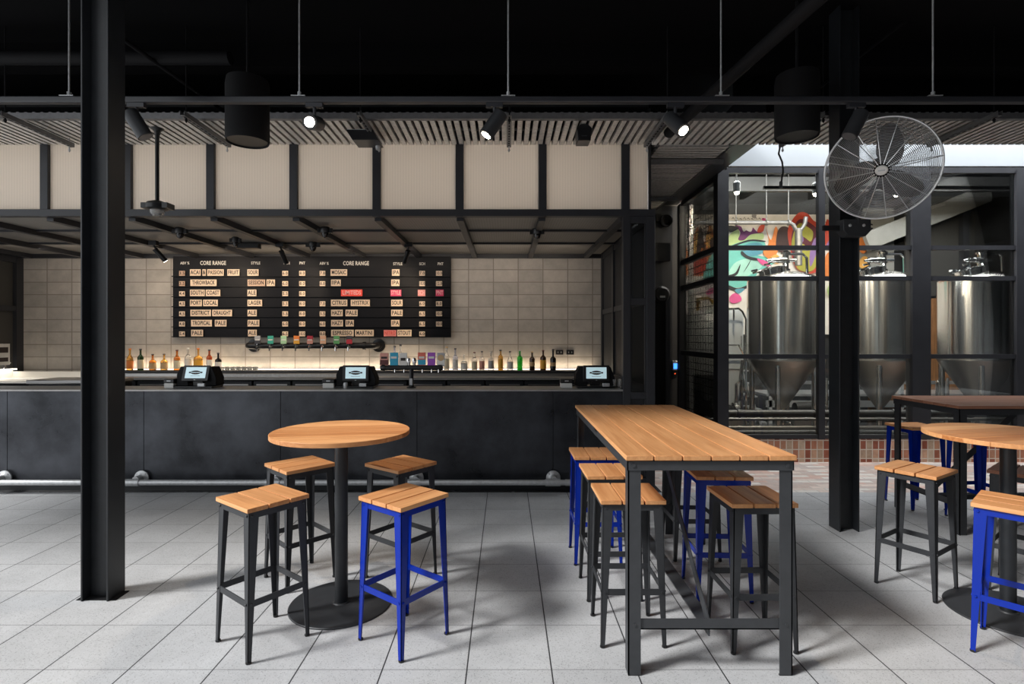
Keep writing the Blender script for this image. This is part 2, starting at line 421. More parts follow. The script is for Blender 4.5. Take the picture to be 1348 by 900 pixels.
# roof beams and pipes in the dark
m = MB()
for y in (3.3, 5.1): m.box(-9, 9.5, y-.08, y+.08, 4.08, 4.3)
struct(m.build('ceiling_beam', 'black_ceiling'))
mat('pipe_black', (.008, .008, .009), .7, spec=.15)
def roofpipe(p0, p1, r, label):
    o = MB().tube([p0, p1], r, 12).build('conduit_pipe', 'pipe_black'); tag(o, label, 'pipe')
roofpipe(W(160, 50, 4.4), W(300, 150, 5.6), .018, 'thin black conduit running back under the dark roof above the left column')
roofpipe(W(880, 175, 5.2), W(1085, -10, 3.2), .05, 'thick black pipe sloping under the dark roof right of centre')
roofpipe(W(1075, 118, 4.7), W(1225, 2, 4.7), .014, 'thin grey brace sloping under the roof beside the wall fan')
roofpipe((-9, 4.75, 4.02), (-2.4, 4.75, 4.02), .06, 'fat black pipe crossing under the roof at far left of the hall')
# tiled wall and dark walls round the bar
struct(MB().box(-7.51, 1.474, BB, BB+.12, 0, 2.86).build('wall_back', 'wall_tile'))
m = MB(); m.box(-9, 1.55, BB+.12, BB+.2, 0, 4.3); m.box(-9, 1.5, 5.72, BB+.12, 4.0, 4.05)
struct(m.build('wall_behind', 'dark_render'))
struct(MB().box(1.45, 2.75, 8.6, 8.7, 0, 4.3).build('wall_lane', 'dark_render'))
# partition at left end of the bar: dark panels in black frames
m = MB(); m.box(-7.62, -7.55, 5.8, BB, 1.1, 2.86); m.mi = 1
m.box(-7.56, -7.50, 5.8, BB, 1.98, 2.06); m.box(-7.56, -7.49, BB-.12, BB, 1.0, 2.86); m.box(-7.56, -7.50, 6.9, 7.0, 1.1, 2.86); m.box(-7.56, -7.50, 5.8, BB, 2.72, 2.86)
struct(m.build('wall_left', ['dark_panel', 'frame_steel']))
# door in the lane wall
m = MB(); m.box(1.72, 2.5, 8.55, 8.60, 0, 2.18)
d = struct(m.build('door_1', 'black_matt'))
m = MB(); m.box(1.65, 1.72, 8.53, 8.6, 0, 2.26); m.box(2.50, 2.57, 8.53, 8.6, 0, 2.26); m.box(1.65, 2.57, 8.53, 8.6, 2.18, 2.26)
m.build('door_frame', 'frame_steel', d)
# right wall of the bar: black framed bays (between bar and lane)
m = MB()
for y in (6.6, 7.5, 8.36): m.box(1.47, 1.56, y, y+.09, 1.0, 2.86)
for z in (1.0, 1.93, 2.78): m.box(1.48, 1.55, 5.72, BB, z, z+.07)
struct(m.build('trim_1', 'frame_steel'))
m = MB(); m.box(1.50, 1.53, 5.75, BB, 0, 4.0)
struct(m.build('wall_right', 'dark_render'))

# steel columns (H sections)
def hcolumn(x0, x1, y0, y1, name='pillar'):
    tf, tw = .011, .010; ym = (y0+y1)/2
    m = MB(); m.box(x0, x0+tf, y0, y1, 0, 4.3); m.box(x1-tf, x1, y0, y1, 0, 4.3); m.box(x0+tf, x1-tf, ym-tw/2, ym+tw/2, 0, 4.3)
    for sx in (x0+tf, x1-tf):
        pass
    o = struct(m.build(name, 'black_steel', bevel=.003)); return o, ym
p1, _ = hcolumn(-2.563, -2.397, 3.285, 3.435)
m = MB(); m.box(-2.60, -2.36, 3.30, 3.42, .0, .004); m.build('base_plate', 'black_matt', p1)
hcolumn(2.722, 2.886, 4.45, 4.60)

# ------------------------------------------------------------------ glazed brewery front
ZT, Z1, Z2, Z3, ZB = 3.70, 2.72, 2.33, 1.34, .29
m = MB(); m.box(2.66, 9.4, GF, GF+.22, 0, ZB)
struct(m.build('wall_brick_base', 'wall_brick'))
m = MB(); m.box(2.60, 9.4, GF+.02, GF+.14, 3.76, 4.9)
struct(m.build('trim_2', 'pale_fascia'))
def gx(px): return (px-CX)*GF/FPX
vert = [(2.68, 2.82, .14), (gx(1077), gx(1085), .07), (gx(1200), gx(1224), .12), (gx(1337), gx(1350), .1), (7.6, 7.7, .1), (8.9, 9.0, .1)]
fr = MB()
for a, b, t_ in vert: fr.box(a, b, GF-.02, GF-.02+t_, ZB, ZT)
for z, h in ((ZT, .07), (Z1, .055), (Z2, .055), (Z3, .055), (ZB+.03, .05)): fr.box(2.8, 9.0, GF-.005, GF+.055, z-h/2, z+h/2)
fo = struct(fr.build('window_1', 'frame_steel'))
struct(MB().box(2.8, 9.0, GF+.02, GF+.026, ZB, ZT).build('window_glass', 'clear_glass', fo))
# side glazing receding beside the lane
GY = 8.35
fr = MB()
fr.box(2.66, 2.76, GY, GY+.12, 0, 3.62)
for z, h in ((3.62, .07), (Z1, .07), (Z2, .07), (Z3, .07), (.35, .06)): fr.box(2.68, 2.74, GF+.1, GY, z-h/2, z+h/2)
fo2 = struct(fr.build('window_2', 'frame_steel'))
struct(MB().box(2.72, 2.726, GF+.1, GY, .3, 3.6).build('window_glass', 'clear_glass', fo2))
struct(MB().box(2.66, 2.78, GF+.2, GY+.1, 0, .32).build('wall_lane_base', 'dark_render'))
struct(MB().box(2.36, 2.70, 5.66, 8.7, 3.66, 4.0).build('trim_3', 'frame_steel'))
# welded wire mesh behind the side panes
m = MB()
z = .4
while z < 3.58: m.box(2.770, 2.777, GF+.12, GY, z, z+.010); z += .10
y = GF+.16
while y < GY: m.box(2.773, 2.780, y, y+.010, .35, 3.6); y += .10
tag(m.build('wire_mesh_screen', 'black_matt'), 'black welded wire mesh screen standing behind the side panes of the brewery', 'screen')
m = MB().box(2.80, 2.86, GY-.02, GY+.06, 0, 3.6)
tag(m.build('mesh_post', 'aluminium'), 'pale upright post at the far edge of the wire mesh', 'post')

# brewery shell
struct(MB().box(2.76, 9.4, 11.2, 11.3, 0, 5).build('wall_brewery_back', 'dark_room'))
m = MB(); m.box(9.4, 9.5, GF, 11.3, 0, 5)
struct(m.build('wall_brewery_right', 'dark_room'))
struct(MB().box(2.66, 2.76, 8.70, 11.3, 0, 5).build('wall_brewery_left', 'dark_room'))
struct(MB().box(2.7, 9.5, 8.0, 11.3, 4.7, 4.8).build('ceiling_brewery', 'black_matt'))
m = MB()
for y in (8.2, 9.6): m.box(2.76, 9.4, y, y+.09, 4.15, 4.4)
for x in (3.6, 4.8, 6.2, 7.8): m.box(x, x+.08, GF+.2, 11.2, 4.4, 4.55)
struct(m.build('ceiling_brewery_beam', 'dark_room'))

# ------------------------------------------------------------------ stools
def make_stool(metal, wood, label, group):
    t = thing('bar_stool', label, 'bar stool', group=group)
    S, H, hs = .335, .757, .168
    w3 = (S-.016)/3
    for k in range(3):                                       # three slats, grain along local X
        y0 = -S/2+k*(w3+.008)
        MB().box(-S/2, S/2, y0, y0+w3, H-.022, H).build('seat_slat', wood, t, bevel=.002)
    za = H-.022
    a = .155                                                  # half width of the apron
    m = MB()
    for sx in (-1, 1):
        m.box(sx*a, sx*(a-.004), -a, a, za-.034, za); m.box(-a, a, sx*a, sx*(a-.004), za-.034, za)
        m.box(sx*a, sx*(a-.03), -a, a, za-.004, za)
    m.build('apron', metal, t)
    for sx in (-1, 1):
        for sy in (-1, 1):
            m = MB(); tp, bt, th = .052, .020, .005
            x1, x0 = sx*(a+.001), sx*hs; zt, zb = za-.006, .006
            # two tapered flanges of an angle section, splaying outwards to the foot
            def fl(ax):
                if ax == 0:
                    return ([(x0, sy*hs, zb), (x0-sx*bt, sy*hs, zb), (x0-sx*bt, sy*(hs-th), zb), (x0, sy*(hs-th), zb)],
                            [(x1, sy*a, zt), (x1-sx*tp, sy*a, zt), (x1-sx*tp, sy*(a-th), zt), (x1, sy*(a-th), zt)])
                return ([(x0, sy*hs, zb), (x0, sy*(hs-bt), zb), (x0-sx*th, sy*(hs-bt), zb), (x0-sx*th, sy*hs, zb)],
                        [(x1, sy*a, zt), (x1, sy*(a-tp), zt), (x1-sx*th, sy*(a-tp), zt), (x1-sx*th, sy*a, zt)])
            for ax in (0, 1): m.hexa(*fl(ax))
            for ax in (0, 1):                                 # bolt heads at apron and foot rail
                for z in (za-.02, .285):
                    f = (z-zb)/(zt-zb); ex = hs+(a-hs)*f; o_ = .016
                    c = (sx*(ex-o_), sy*(ex+.001), z) if ax == 0 else (sx*(ex+.001), sy*(ex-o_), z)
                    st = len(m.v)
                    m.lathe([(.0065, -.003), (.0065, .003), (.004, .006)], c, 8, 'y' if ax == 0 else 'x')
            lg = m.build('leg', metal, t)
            MB().lathe([(.010, 0), (.013, .002), (.013, .010), (.008, .012)], (sx*(hs-.009), sy*(hs-.009), 0), 10).build('foot_cap', 'black_plastic', lg)
    r = hs+(a-hs)*.37-.002
    for k in range(4):
        m = MB()
        if k < 2: s_ = (-1, 1)[k]; m.box(-r, r, s_*r, s_*(r-.005), .268, .300)
        else: s_ = (-1, 1)[k-2]; m.box(s_*r, s_*(r-.005), -r, r, .268, .300)
        m.build('footrest', metal, t)
    return t

G1 = 'stools round the left round table'; G2 = 'stools along the long bar table'; G3 = 'stools at the right hand tables'
grey = make_stool('charcoal_metal', 'hardwood', 'charcoal stool with pale slat seat at front left of the left round table', G1)
blue = make_stool('blue_paint', 'hardwood', 'blue stool with pale slat seat at front right of the left round table', G1)
def put(o, x, y, deg, label=None, group=None, first=False):
    if first: o.location = (x, y, 0); o.rotation_euler = (0, 0, R(deg)); return o
    n = dup(o, (x, y, 0), R(deg), label)
    if group: n['group'] = group
    return n
put(grey, -1.285, 2.885, -38, first=True)
put(blue, -.542, 2.90, 52, first=True)
put(grey, -1.365, 3.62, 46, 'charcoal stool behind the left round table, on its left side')
put(grey, -.70, 3.64, -38, 'charcoal stool behind the left round table, on its right side')
put(grey, .655, 2.962, 90, 'charcoal stool nearest the camera along the left side of the long table', G2)
put(grey, .655, 3.45, 91, 'charcoal stool in the middle of the left side of the long table', G2)
put(blue, .645, 3.965, 90, 'blue stool at the far end of the left side of the long table', G2)
put(grey, 1.300, 2.905, 91, 'charcoal stool nearest the camera along the right side of the long table', G2)
put(blue, 1.320, 3.43, 87, 'blue stool in the middle of the right side of the long table', G2)
put(grey, 1.36, 4.03, 90, 'charcoal stool at the far end of the right side of the long table', G2)
put(grey, 2.622, 3.49, 33, 'charcoal stool standing between the right pillar and the right round table', G3)
put(blue, 2.593, 2.755, -48, 'blue stool in front of the right round table, cut by the picture edge', G3)
put(blue, 3.87, 5.16, 4, 'blue stool behind the high table in front of the brick base', G3)
put(blue, 4.10, 4.72, 8, 'blue stool pushed under the high table behind the right round table', G3)
put(make_stool('charcoal_metal', 'dark_hardwood', 'charcoal stool with dark brown seat behind the right round table', G3), 3.275, 3.42, 38, first=True)

# ------------------------------------------------------------------ round tables
def round_table(loc, deg, label):
    t = thing('round_table', label, 'table', loc, R(deg), 'round bar tables')
    r, H = .402, 1.035
    m = MB(); ns = 7; ws = 2*r/ns
    for k in range(ns):
        y0, y1 = -r+k*ws+.0006, -r+(k+1)*ws-.0006
        poly = []
        n = 10
        for i in range(n+1):
            y = y0+(y1-y0)*i/n; poly.append((math.sqrt(max(r*r-y*y, 1e-6)), y))
        for i in range(n, -1, -1):
            y = y0+(y1-y0)*i/n; poly.append((-math.sqrt(max(r*r-y*y, 1e-6)), y))
        m.prism(poly, H-.026, H)
    m.build('tabletop', 'hardwood', t, bevel=.002)
    MB().box(-.16, .16, -.16, .16, H-.032, H-.026).build('mounting_plate', 'charcoal_metal', t)
    MB().lathe([(.038, .008), (.038, H-.032)], n=28).build('pole', 'black_steel', t)
    MB().lathe([(.30, 0), (.30, .006), (.297, .009), (.05, .010), (.045, .016), (.038, .017)], n=64).build('base', 'charcoal_metal', t)
    return t
rt = round_table((-.985, 3.265, 0), 9, 'round wooden high table on a black pole in front of the bar')
dup(rt, (2.904, 3.154, 0), R(12), 'round wooden high table cut by the right picture edge')

# ------------------------------------------------------------------ long high tables
def long_table(loc, deg, L, Wd, wood, metal, label, braces=True):
    """planks along local X; legs at the four corners, low end rails, a long spine and two raking braces"""
    t = thing('high_table', label, 'table', loc, R(deg), None)
    H = 1.040; n = 6; wp = (Wd-.006*(n-1))/n
    for k in range(n):
        y0 = -Wd/2+k*(wp+.006)
        MB().box(-L/2, L/2, y0, y0+wp, H-.024, H).build('top_plank', wood, t, bevel=.003)
    zt = H-.024; x, y = L/2-.012, Wd/2-.008
    m = MB()
    for s in (-1, 1):
        m.box(s*x, s*(x-.005), -y, y, zt-.048, zt); m.box(s*x, s*(x-.045), -y, y, zt-.005, zt)
        m.box(-x, x, s*y, s*(y-.005), zt-.048, zt); m.box(-x, x, s*y, s*(y-.045), zt-.005, zt)
        for yy in (-y+.03, y-.03):
            m.lathe([(.009, -.004), (.009, .003), (.005, .007)] if s < 0 else [(.009, .004), (.009, -.003), (.005, -.007)], (s*x, yy, zt-.024), 10, 'x')
    m.build('top_frame', metal, t)
    for sx in (-1, 1):
        for sy in (-1, 1):
            m = MB(); xo, yo = sx*(x-.005), sy*(y-.005)
            m.box(xo, xo-sx*.006, yo, yo-sy*.060, .004, zt-.006); m.box(xo, xo-sx*.060, yo, yo-sy*.006, .004, zt-.006)
            m.lathe([(.008, -.004), (.008, .003), (.005, .006)] if sx < 0 else [(.008, .004), (.008, -.003), (.005, -.006)], (xo, yo-sy*.03, .24), 10, 'x')
            lg = m.build('leg', metal, t)
            MB().box(xo-sx*.001, xo-sx*.012, yo-sy*.001, yo-sy*.060, 0, .006).build('foot_pad', 'black_plastic', lg)
    for s in (-1, 1):
        MB().box(s*(x-.012), s*(x-.018), -y+.03, y-.03, .215, .265).box(s*(x-.012), s*(x-.05), -y+.03, y-.03, .215, .221).build('end_rail', metal, t)
    MB().box(-x+.02, x-.02, -.035, .035, .222, .230).box(-x+.02, x-.02, -.004, .004, .18, .222).build('spine', metal, t)
    if braces:
        for s in (-1, 1):
            MB().bar((s*(x-.03), 0, .235), (s*.04, 0, zt-.03), .006, .05).build('brace', metal, t)
        MB().box(-.06, .06, -y, y, zt-.05, zt-.005).build('cross_bearer', metal, t)
    return t
long_table((.962, 3.49, 0), 90, 1.88, .80, 'hardwood', 'pale_charcoal_metal', 'long slatted timber high table on charcoal legs in the middle of the floor')
long_table((4.53, 4.74, 0), 0, 1.82, .76, 'dark_hardwood', 'charcoal_metal', 'long dark timber high table at right in front of the brewery glass')

# ------------------------------------------------------------------ bar counter
XL, XR = -8.2, 1.215
bar = thing('bar_counter', 'long bar clad in blackened steel sheets with a thin steel top', 'bar', (0, BF, 0))
joints = [XL, -6.58, -5.165, -3.752, -2.335, -.921, .488, XR]
for a, b in zip(joints, joints[1:]):
    m = MB().box(a+.003, b-.003, 0, .012, .115, 1.028)
    if b-a > 1:                                                # countersunk fixings
        for zz in (.98, .60, .2):
            for xx in (a+.06, b-.06): m.lathe([(.007, .0), (.007, .0012), (.004, .0012)], (xx, 0, zz), 8, 'y')
        for i in range(1, 4): m.lathe([(.006, 0), (.006, .0012), (.003, .0012)], (a+(b-a)*i/4, 0, .98), 8, 'y')
    m.build('front_panel', 'bar_steel', bar)
MB().box(XL, XR, .013, .5, 0, 1.027).build('carcass', 'plinth_black', bar)
MB().box(XL, XR, -.012, .013, .10, .114).build('ledge', 'charcoal_metal', bar)
m = MB().box(XL, XR, .006, .013, 0, .1); m.build('plinth', 'plinth_black', bar)
MB().box(XL, XR, -.02, .40, 1.028, 1.046).build('countertop', 'bar_edge', bar, bevel=.002)
rail = thing('foot_rail', 'galvanised foot rail running along the bottom of the bar', 'rail', (0, 5.50, .122))
MB().tube([(XL, 0, 0), (.62, 0, 0)], .028, 16).tube([(.60, 0, 0), (.66, 0, 0)], .033, 16).build('pipe', 'galvanised', rail)
for x in (-6.58, -5.165, -3.752, -2.335, -.921, .488):
    m = MB().tube([(x-.09, 0, 0), (x+.06, 0, 0)], .036, 16)
    m.lathe([(.040, -.075), (.040, -.03), (.034, .0)], (x, .03, .0), 16, 'y')
    m.lathe([(.074, -.125), (.074, -.112), (.05, -.105), (.036, -.09), (.036, -.02)], (x, .0, .018), 24, 'y')
    for k in range(4):
        aa = R(45+90*k); m.lathe([(.008, -.113), (.008, -.104)], (x+.056*math.cos(aa), 0, .018+.056*math.sin(aa)), 8, 'y')
    m.build('wall_flange', 'galvanised', rail)

# back bar: steel bench with fridges, raised bottle shelf with light strip
bb = thing('back_bar', 'long steel back bar bench top above the row of fridges', 'back bar', (0, 0, 0))
MB().box(-5.9, 1.44, 7.86, 8.145, .965, 1.0).build('bench_top', 'bar_edge', bb)
MB().box(-5.9, 1.44, 8.12, 8.145, 1.0, 1.04).build('upstand', 'stainless_dull', bb)
bsh = thing('bottle_shelf', 'long dark shelf fixed to the tiled wall, carrying the row of bottles', 'shelf', (0, 8.15, 1.045))
MB().box(-5.9, 1.44, 0, BB-8.15, 0, .033).build('board', 'frame_steel', bsh)
MB().box(-5.9, 1.44, .30, .315, .034, .041).build('light_strip', 'strip_glow', bsh)
k = 0
xs = -5.74
fr0 = None
names = ['left of the first till', 'behind the first till', 'right of the first till', 'below the stacked shot glasses', 'below the tap pipe', 'left of the middle till', 'behind the middle till',
         'behind the milk cartons', 'below the row of clear bottles', 'below the green bottle', 'below the dark bottles', 'behind the right till', 'below the two sockets', 'at the end of the bench']
xs = -5.90
spots_x = [-5.9+i*.56 for i in range(13)]
for i, x in enumerate(spots_x):
    lab = 'low black bar fridge with a handle bar, built in '+names[i]
    if fr0 is None:
        f = thing('bar_fridge', lab, 'fridge', (x, 7.88, 0), 0, 'fridges under the back bar'); fr0 = f
        MB().box(.004, .552, .03, .5, .1, .96).build('body', 'black_matt', f)
        d = MB().box(.012, .548, .0, .03, .12, .945).build('door', 'charcoal_metal', f, bevel=.004)
        MB().box(.03, .53, -.003, 0, .14, .87).build('door_panel', 'black_plastic', d)
        MB().box(.06, .50, -.012, 0, .885, .905).build('handle', 'stainless_dull', d)
        MB().box(.20, .36, -.004, 0, .84, .86).build('vent', 'channel_steel', f)
    else: dup(fr0, (x, 7.88, 0), None, lab)

# lit white service bench at the far left
sv = thing('service_bench', 'white lit service bench at the far left end of the bar', 'bench', (0, 0, 0))
MB().box(-7.5, -5.95, 7.6, 8.4, .94, .965).build('bench_top', 'white_counter', sv)
MB().box(-7.5, -6.0, 8.30, 8.34, .965, 1.06).build('splashback', 'white_counter', sv)
MB().box(-7.54, -7.50, 6.6, 8.3, .965, 1.10).build('side_splashback', 'white_counter', sv)
MB().box(-7.5, -7.42, 6.6, 8.28, 1.09, 1.105).build('light_strip', 'strip_glow', sv)
MB().box(-7.5, -5.95, 7.7, 8.4, 0, .94).build('cupboard', 'black_matt', sv)
mbx = thing('bench_machine', 'low black machine with a lid beside the white service bench', 'machine', (-5.92, 7.05, 0))
MB().box(-.25, .75, 0, .5, 0, .98).build('body', 'black_plastic', mbx, bevel=.01)
MB().box(-.27, .77, -.02, .5, .982, 1.03).build('lid', 'stainless_dull', mbx, bevel=.008)
MB().box(.1, .26, -.006, 0, .9, .95).build('badge', 'galvanised', mbx)
area((-7.36, 7.4, 1.08), (.2, 0, -1), 1.2, .05, 1.6, (1, .93, .82)); area((-6.8, 8.2, 1.05), (0, -.5, -1), .8, 1.2, .04, (1, .93, .82))
for i in range(2):
    f = tag(MB().box(-.005, .005, 0, .26, 0, .31).build('framed_notice', 'white_paper', None, W(10-9*i, 480, 8.02)+Vector((.02, -.25, 0))),
            ('black and white framed notice on the dark partition beside the small tap', 'framed notice on the dark partition, cut by the left picture edge')[i], 'notice')
    MB().box(.005, .008, .03, .23, .05, .11).box(.005, .008, .03, .23, .18, .26).build('print', 'ink', f)
tp = thing('water_tap', 'chrome water tap above the lit service bench', 'tap', (-7.44, 8.1, 1.13))
MB().tube([(0, 0, 0), (.0, 0, .10), (.06, -.02, .12), (.12, -.05, .07)], .012, 8).build('spout', 'chrome', tp)
MB().tube([(0, 0, .06), (-.02, -.12, .1)], .008, 8).build('lever', 'chrome', tp)
MB().lathe([(.03, 0), (.03, .02), (.018, .03)], (0, 0, -.02)).build('base', 'chrome', tp)

# ------------------------------------------------------------------ menu board
D_ = 8.36
b0 = W(226, 444, D_); b1 = W(593, 337, D_)
mbd = thing('menu_board', 'wide black menu board of rails with word plates on the tiled wall', 'menu board', (0, D_, 0))
MB().box(b0.x, b1.x, .03, .10, b0.z, b1.z).build('back_panel', 'board_black', mbd, bevel=.002)
rows = [364, 377.5, 390.8, 404, 417.2, 430.6, 443.6]
sl_top = 350.3
pz = [CAMZ-(v-HY)*D_/FPX for v in [sl_top]+rows]
for zt_, zb_ in zip(pz, pz[1:]):                               # each rail: a tilted face board with a ledge at its foot
    m = MB(); m.hexa([(b0.x+.012, .022, zb_+.012), (b1.x-.012, .022, zb_+.012), (b1.x-.012, .03, zb_+.012), (b0.x+.012, .03, zb_+.012)],
                     [(b0.x+.012, .012, zt_-.016), (b1.x-.012, .012, zt_-.016), (b1.x-.012, .03, zt_-.016), (b0.x+.012, .03, zt_-.016)])
    m.box(b0.x+.004, b1.x-.004, -.012, .03, zb_, zb_+.012)
    m.build('rail', 'board_black', mbd)
def bx_(px): return (px-CX)*D_/FPX
def bz_(py): return CAMZ-(py-HY)*D_/FPX
def header(txt, px, py, size, sx=.8, mt='ink_white', width=None): text_mesh(txt, size, mt, mbd, (bx_(px), .026, bz_(py)), sx, name='heading', width=width)
for px, py, tx, wd in ((242, 346, 'ABV %', 12), (279.3, 346, 'CORE RANGE', 34), (335.5, 346, 'STYLE', 12), (376.5, 346, 'SCH', 8), (397, 346, 'PNT', 7.5),
                       (426, 346.4, 'ABV %', 12), (468, 346.4, 'CORE RANGE', 34), (523.2, 347, 'STYLE', 12), (555.5, 347, 'SCH', 7.5), (579.6, 347, 'PNT', 7.5)):
    header(tx, px, py, .085 if wd > 20 else .058, mt='ink_white', width=wd*D_/FPX)
def plate(txt, xa, xb, py, h=8.6, mt='plate_cream', ink='ink', size=None):
    """a word plate standing on its rail between pixel columns xa..xb"""
    zb_ = [z for z in pz[1:] if z < bz_(py)][0]+.0125
    x0, x1 = bx_(xa), bx_(xb); hh = h*D_/FPX
    p = MB().box(x0, x1, -.004, .001, zb_, zb_+hh).build('word_plate', mt, mbd)
    text_mesh(txt, hh*.86, ink, p, ((x0+x1)/2, -.0055, zb_+hh*.5), width=(x1-x0)*.86)
Y = [359.5, 372.9, 386.2, 399.5, 412.7, 425.8, 439.2]
for args in ((0, [('ACAI', 250.2, 264.2), ('&', 266.6, 271), ('PASSION', 273, 294.6), ('FRUIT', 299.5, 315.2, 'plate_cream')]),
             (1, [('THROWBACK', 250.8, 285.2)]), (2, [('SOUTH', 250.2, 269.5), ('COAST', 271, 290)]), (3, [('PORT', 250.2, 265.8), ('LOCAL', 267.6, 286.8)]),
             (4, [('DISTRICT', 250.8, 277.8), ('DRAUGHT', 279.6, 305.6)]), (5, [('TROPICAL', 251.7, 279), ('PALE', 283, 298.2)]), (6, [('PALE', 251.8, 267.4)]),
             (0, [('SOUR', 325.8, 340.4)]), (1, [('SESSION', 326, 349, 'plate_tan'), ('IPA', 351, 362)]), (2, [('ALE', 325.8, 337.6)]), (3, [('LAGER', 326, 345)]),
             (4, [('ALE', 326, 338)]), (5, [('PALE', 326.2, 341.4)]), (6, [('ALE', 326.6, 338)]),
             (0, [('MOSAIC', 435.3, 457)]), (1, [('IIPA', 435.8, 448.6)]), (3, [('CITRUS', 435.8, 457.2), ('HYSTRIX', 461.8, 486.8)]), (4, [('HAZY', 436, 451.2), ('PALE', 455, 470.8)]),
             (5, [('HAZY', 436, 451.6), ('IPA', 455, 465.8)]), (6, [('ESPRESSO', 436, 465.6), ('MARTINI', 467.6, 492)]),
             (0, [('IPA', 516, 526)]), (1, [('IPA', 515, 526)]), (3, [('SOUR', 515, 530)]), (4, [('PALE', 515, 530)]), (5, [('IPA', 515, 526)]), (6, [('STOUT', 523, 541.8)])):
    for it in args[1]: plate(it[0], it[1], it[2], Y[args[0]], mt=it[3] if len(it) > 3 else 'plate_cream')
plate('LIMITEDS', 449, 477, Y[2], 8.8, 'plate_red', 'ink_pink'); plate('STYLE', 514, 528.3, Y[2], 8.6, 'plate_magenta', 'ink_pink')
plate('SCH', 550, 560, Y[2], 8.6, 'plate_pink', 'ink_pink'); plate('PNT', 573.6, 584, Y[2], 8.6, 'plate_magenta', 'ink_pink')
plate('NITRO', 505.2, 521.6, Y[6], 8.2, 'plate_pink', 'ink_red')
for col, (xa, xb), vals in ((0, (236, 243.5), ['3.5', '3.5', '4.4', '4.5', '4.5', '4.8', '5.4']), (1, (371.8, 379.2), ['6.0', '6.0', '5.5', '5.5', '5.5', '6.0', '6.5']),
                            (2, (394, 401.8), ['8.0', '8.0', '8.0', '8.0', '8.0', '8.0', '10.0']), (3, (421, 428.2), ['7.0', '8.0', None, '7.0', '5.5', '6.0', '8.0']),
                            (4, (552, 559.4), ['7.0', '10.0', None, '6.0', '6.5', '6.5', '6.0']), (5, (574, 582), ['10.0', '12.0', None, '8.0', '10.0', '10.0', None])):
    for i, v in enumerate(vals):
        if v: plate(v, xa, xb, Y[i], 6.4, 'plate_cream' if col > 0 or i > 1 else 'plate_tan', 'ink')

# ------------------------------------------------------------------ tap pipe on the wall
TD = 8.22
def tx_(px): return (px-CX)*TD/FPX
tz = CAMZ-(455-HY)*TD/FPX
tr = thing('tap_pipe', 'fat black pipe on the tiled wall carrying eight beer taps', 'beer tap pipe', (0, TD, tz))
xa, xb = tx_(327), tx_(492)
m = MB(); rp = .048
pts = [(xa-.02, .245, 0), (xa-.02, .06, 0)]+[Vector((xa+.04-.06*math.cos(R(a)), .06-.06*math.sin(R(a)), 0)) for a in (20, 45, 70)]+[(xa+.06, 0, 0), (xb-.06, 0, 0)]+\
      [Vector((xb-.04+.06*math.cos(R(a)), .06-.06*math.sin(R(a)), 0)) for a in (70, 45, 20)]+[(xb+.02, .06, 0), (xb+.02, .245, 0)]
m.tube(pts, rp, 18); m.build('pipe', 'black_plastic', tr)
for x in (xa-.02, xb+.02):
    MB().lathe([(.10, -.245), (.10, -.22), (.06, -.215), (.055, -.16)], (x, 0, 0), 24, 'y').build('wall_flange', 'black_plastic', tr)
for x in (xa+.13, xb-.14):
    MB().tube([(x-.02, 0, 0), (x+.02, 0, 0)], .062, 18).build('collar', 'black_plastic', tr)
badge_cols = [('grey', 'dark'), ('teal', 'teal'), ('mint', 'mint'), ('orange', 'yellow'), ('red', 'pink'), ('peach', 'peach'), ('leaf', 'leaf'), ('dark', 'red')]
for px, (ca, cb_) in zip((342, 359, 376, 393, 410.4, 427.4, 445, 461.6), badge_cols):
    x = tx_(px)-.012
    m = MB().tube([(x, 0, .0), (x, -.07, .0), (x, -.085, -.02), (x, -.085, -.075)], .012, 8).lathe([(.018, .03), (.018, .05)], (x, 0, 0), 10, 'y')
    m.tube([(x, -.06, .01), (x+.005, -.065, .035)], .009, 8)
    tpn = m.build('beer_tap', 'chrome', tr)
    s = .044
    MB().box(x-.03, x+.055, -.083, -.068, .03, .09).build('badge_lower', 'paint_'+cb_, tpn, bevel=.002)
    MB().box(x-.03, x+.055, -.083, -.068, .09, .15).build('badge_upper', 'paint_'+ca, tpn, bevel=.002)
    MB().box(x-.022, x+.047, -.085, -.083, .082, .098).build('badge_band', 'paint_white' if ca not in ('dark',) else 'paint_red', tpn)

# ------------------------------------------------------------------ bottles
def bottle(px, d, glass, h, r, neck, label, lab, cap, lcol=None, shoulder=.62, nr=.014, fillc=None, rng=(.12, .5), zs=1.078):
    x = (px-CX)*d/FPX
    t = thing('bottle', label, 'bottle', (x, d, zs), 0, 'bottles on the back shelf')
    hs = h*shoulder; hn = h*neck
    prof = [(r*.9, 0), (r, .006), (r, hs*.97), (r*.96, hs), (r*.75, hs+(hn-hs)*.4), (nr*1.25, hn), (nr, hn+.01), (nr, h*.93), (nr*1.25, h*.935), (nr*1.25, h*.955), (nr, h*.957)]
    MB().lathe(prof, n=18).build('glass', 'glass_'+glass, t)
    MB().lathe([(nr*1.2, h*.94), (nr*1.3, h*.945), (nr*1.3, h), (nr*1.1, h+.002)], n=14).build('cap', cap, t)
    if lcol:
        a, b = rng; MB().lathe([(r*.98, hs*a), (r+.0015, hs*a), (r+.0015, hs*b*1.6), (r*.98, hs*b*1.6)], n=18).build('label', 'paint_'+lcol, t)
    return t
bd = 8.30
B = bottle
B(171, bd, 'light_amber', .33, .044, .70, 'amber whisky bottle beside the left pillar on the bottle shelf', 0, 'paint_orange', 'orange', .55)
B(185, bd, 'dark_green', .325, .042, .72, 'dark green bottle with cream label left on the bottle shelf', 0, 'paint_dark', 'cream', .62)
B(201, bd, 'amber', .245, .048, .66, 'squat amber bottle with rounded shoulders, next to the green bottle', 0, 'paint_dark', 'tan', .56)
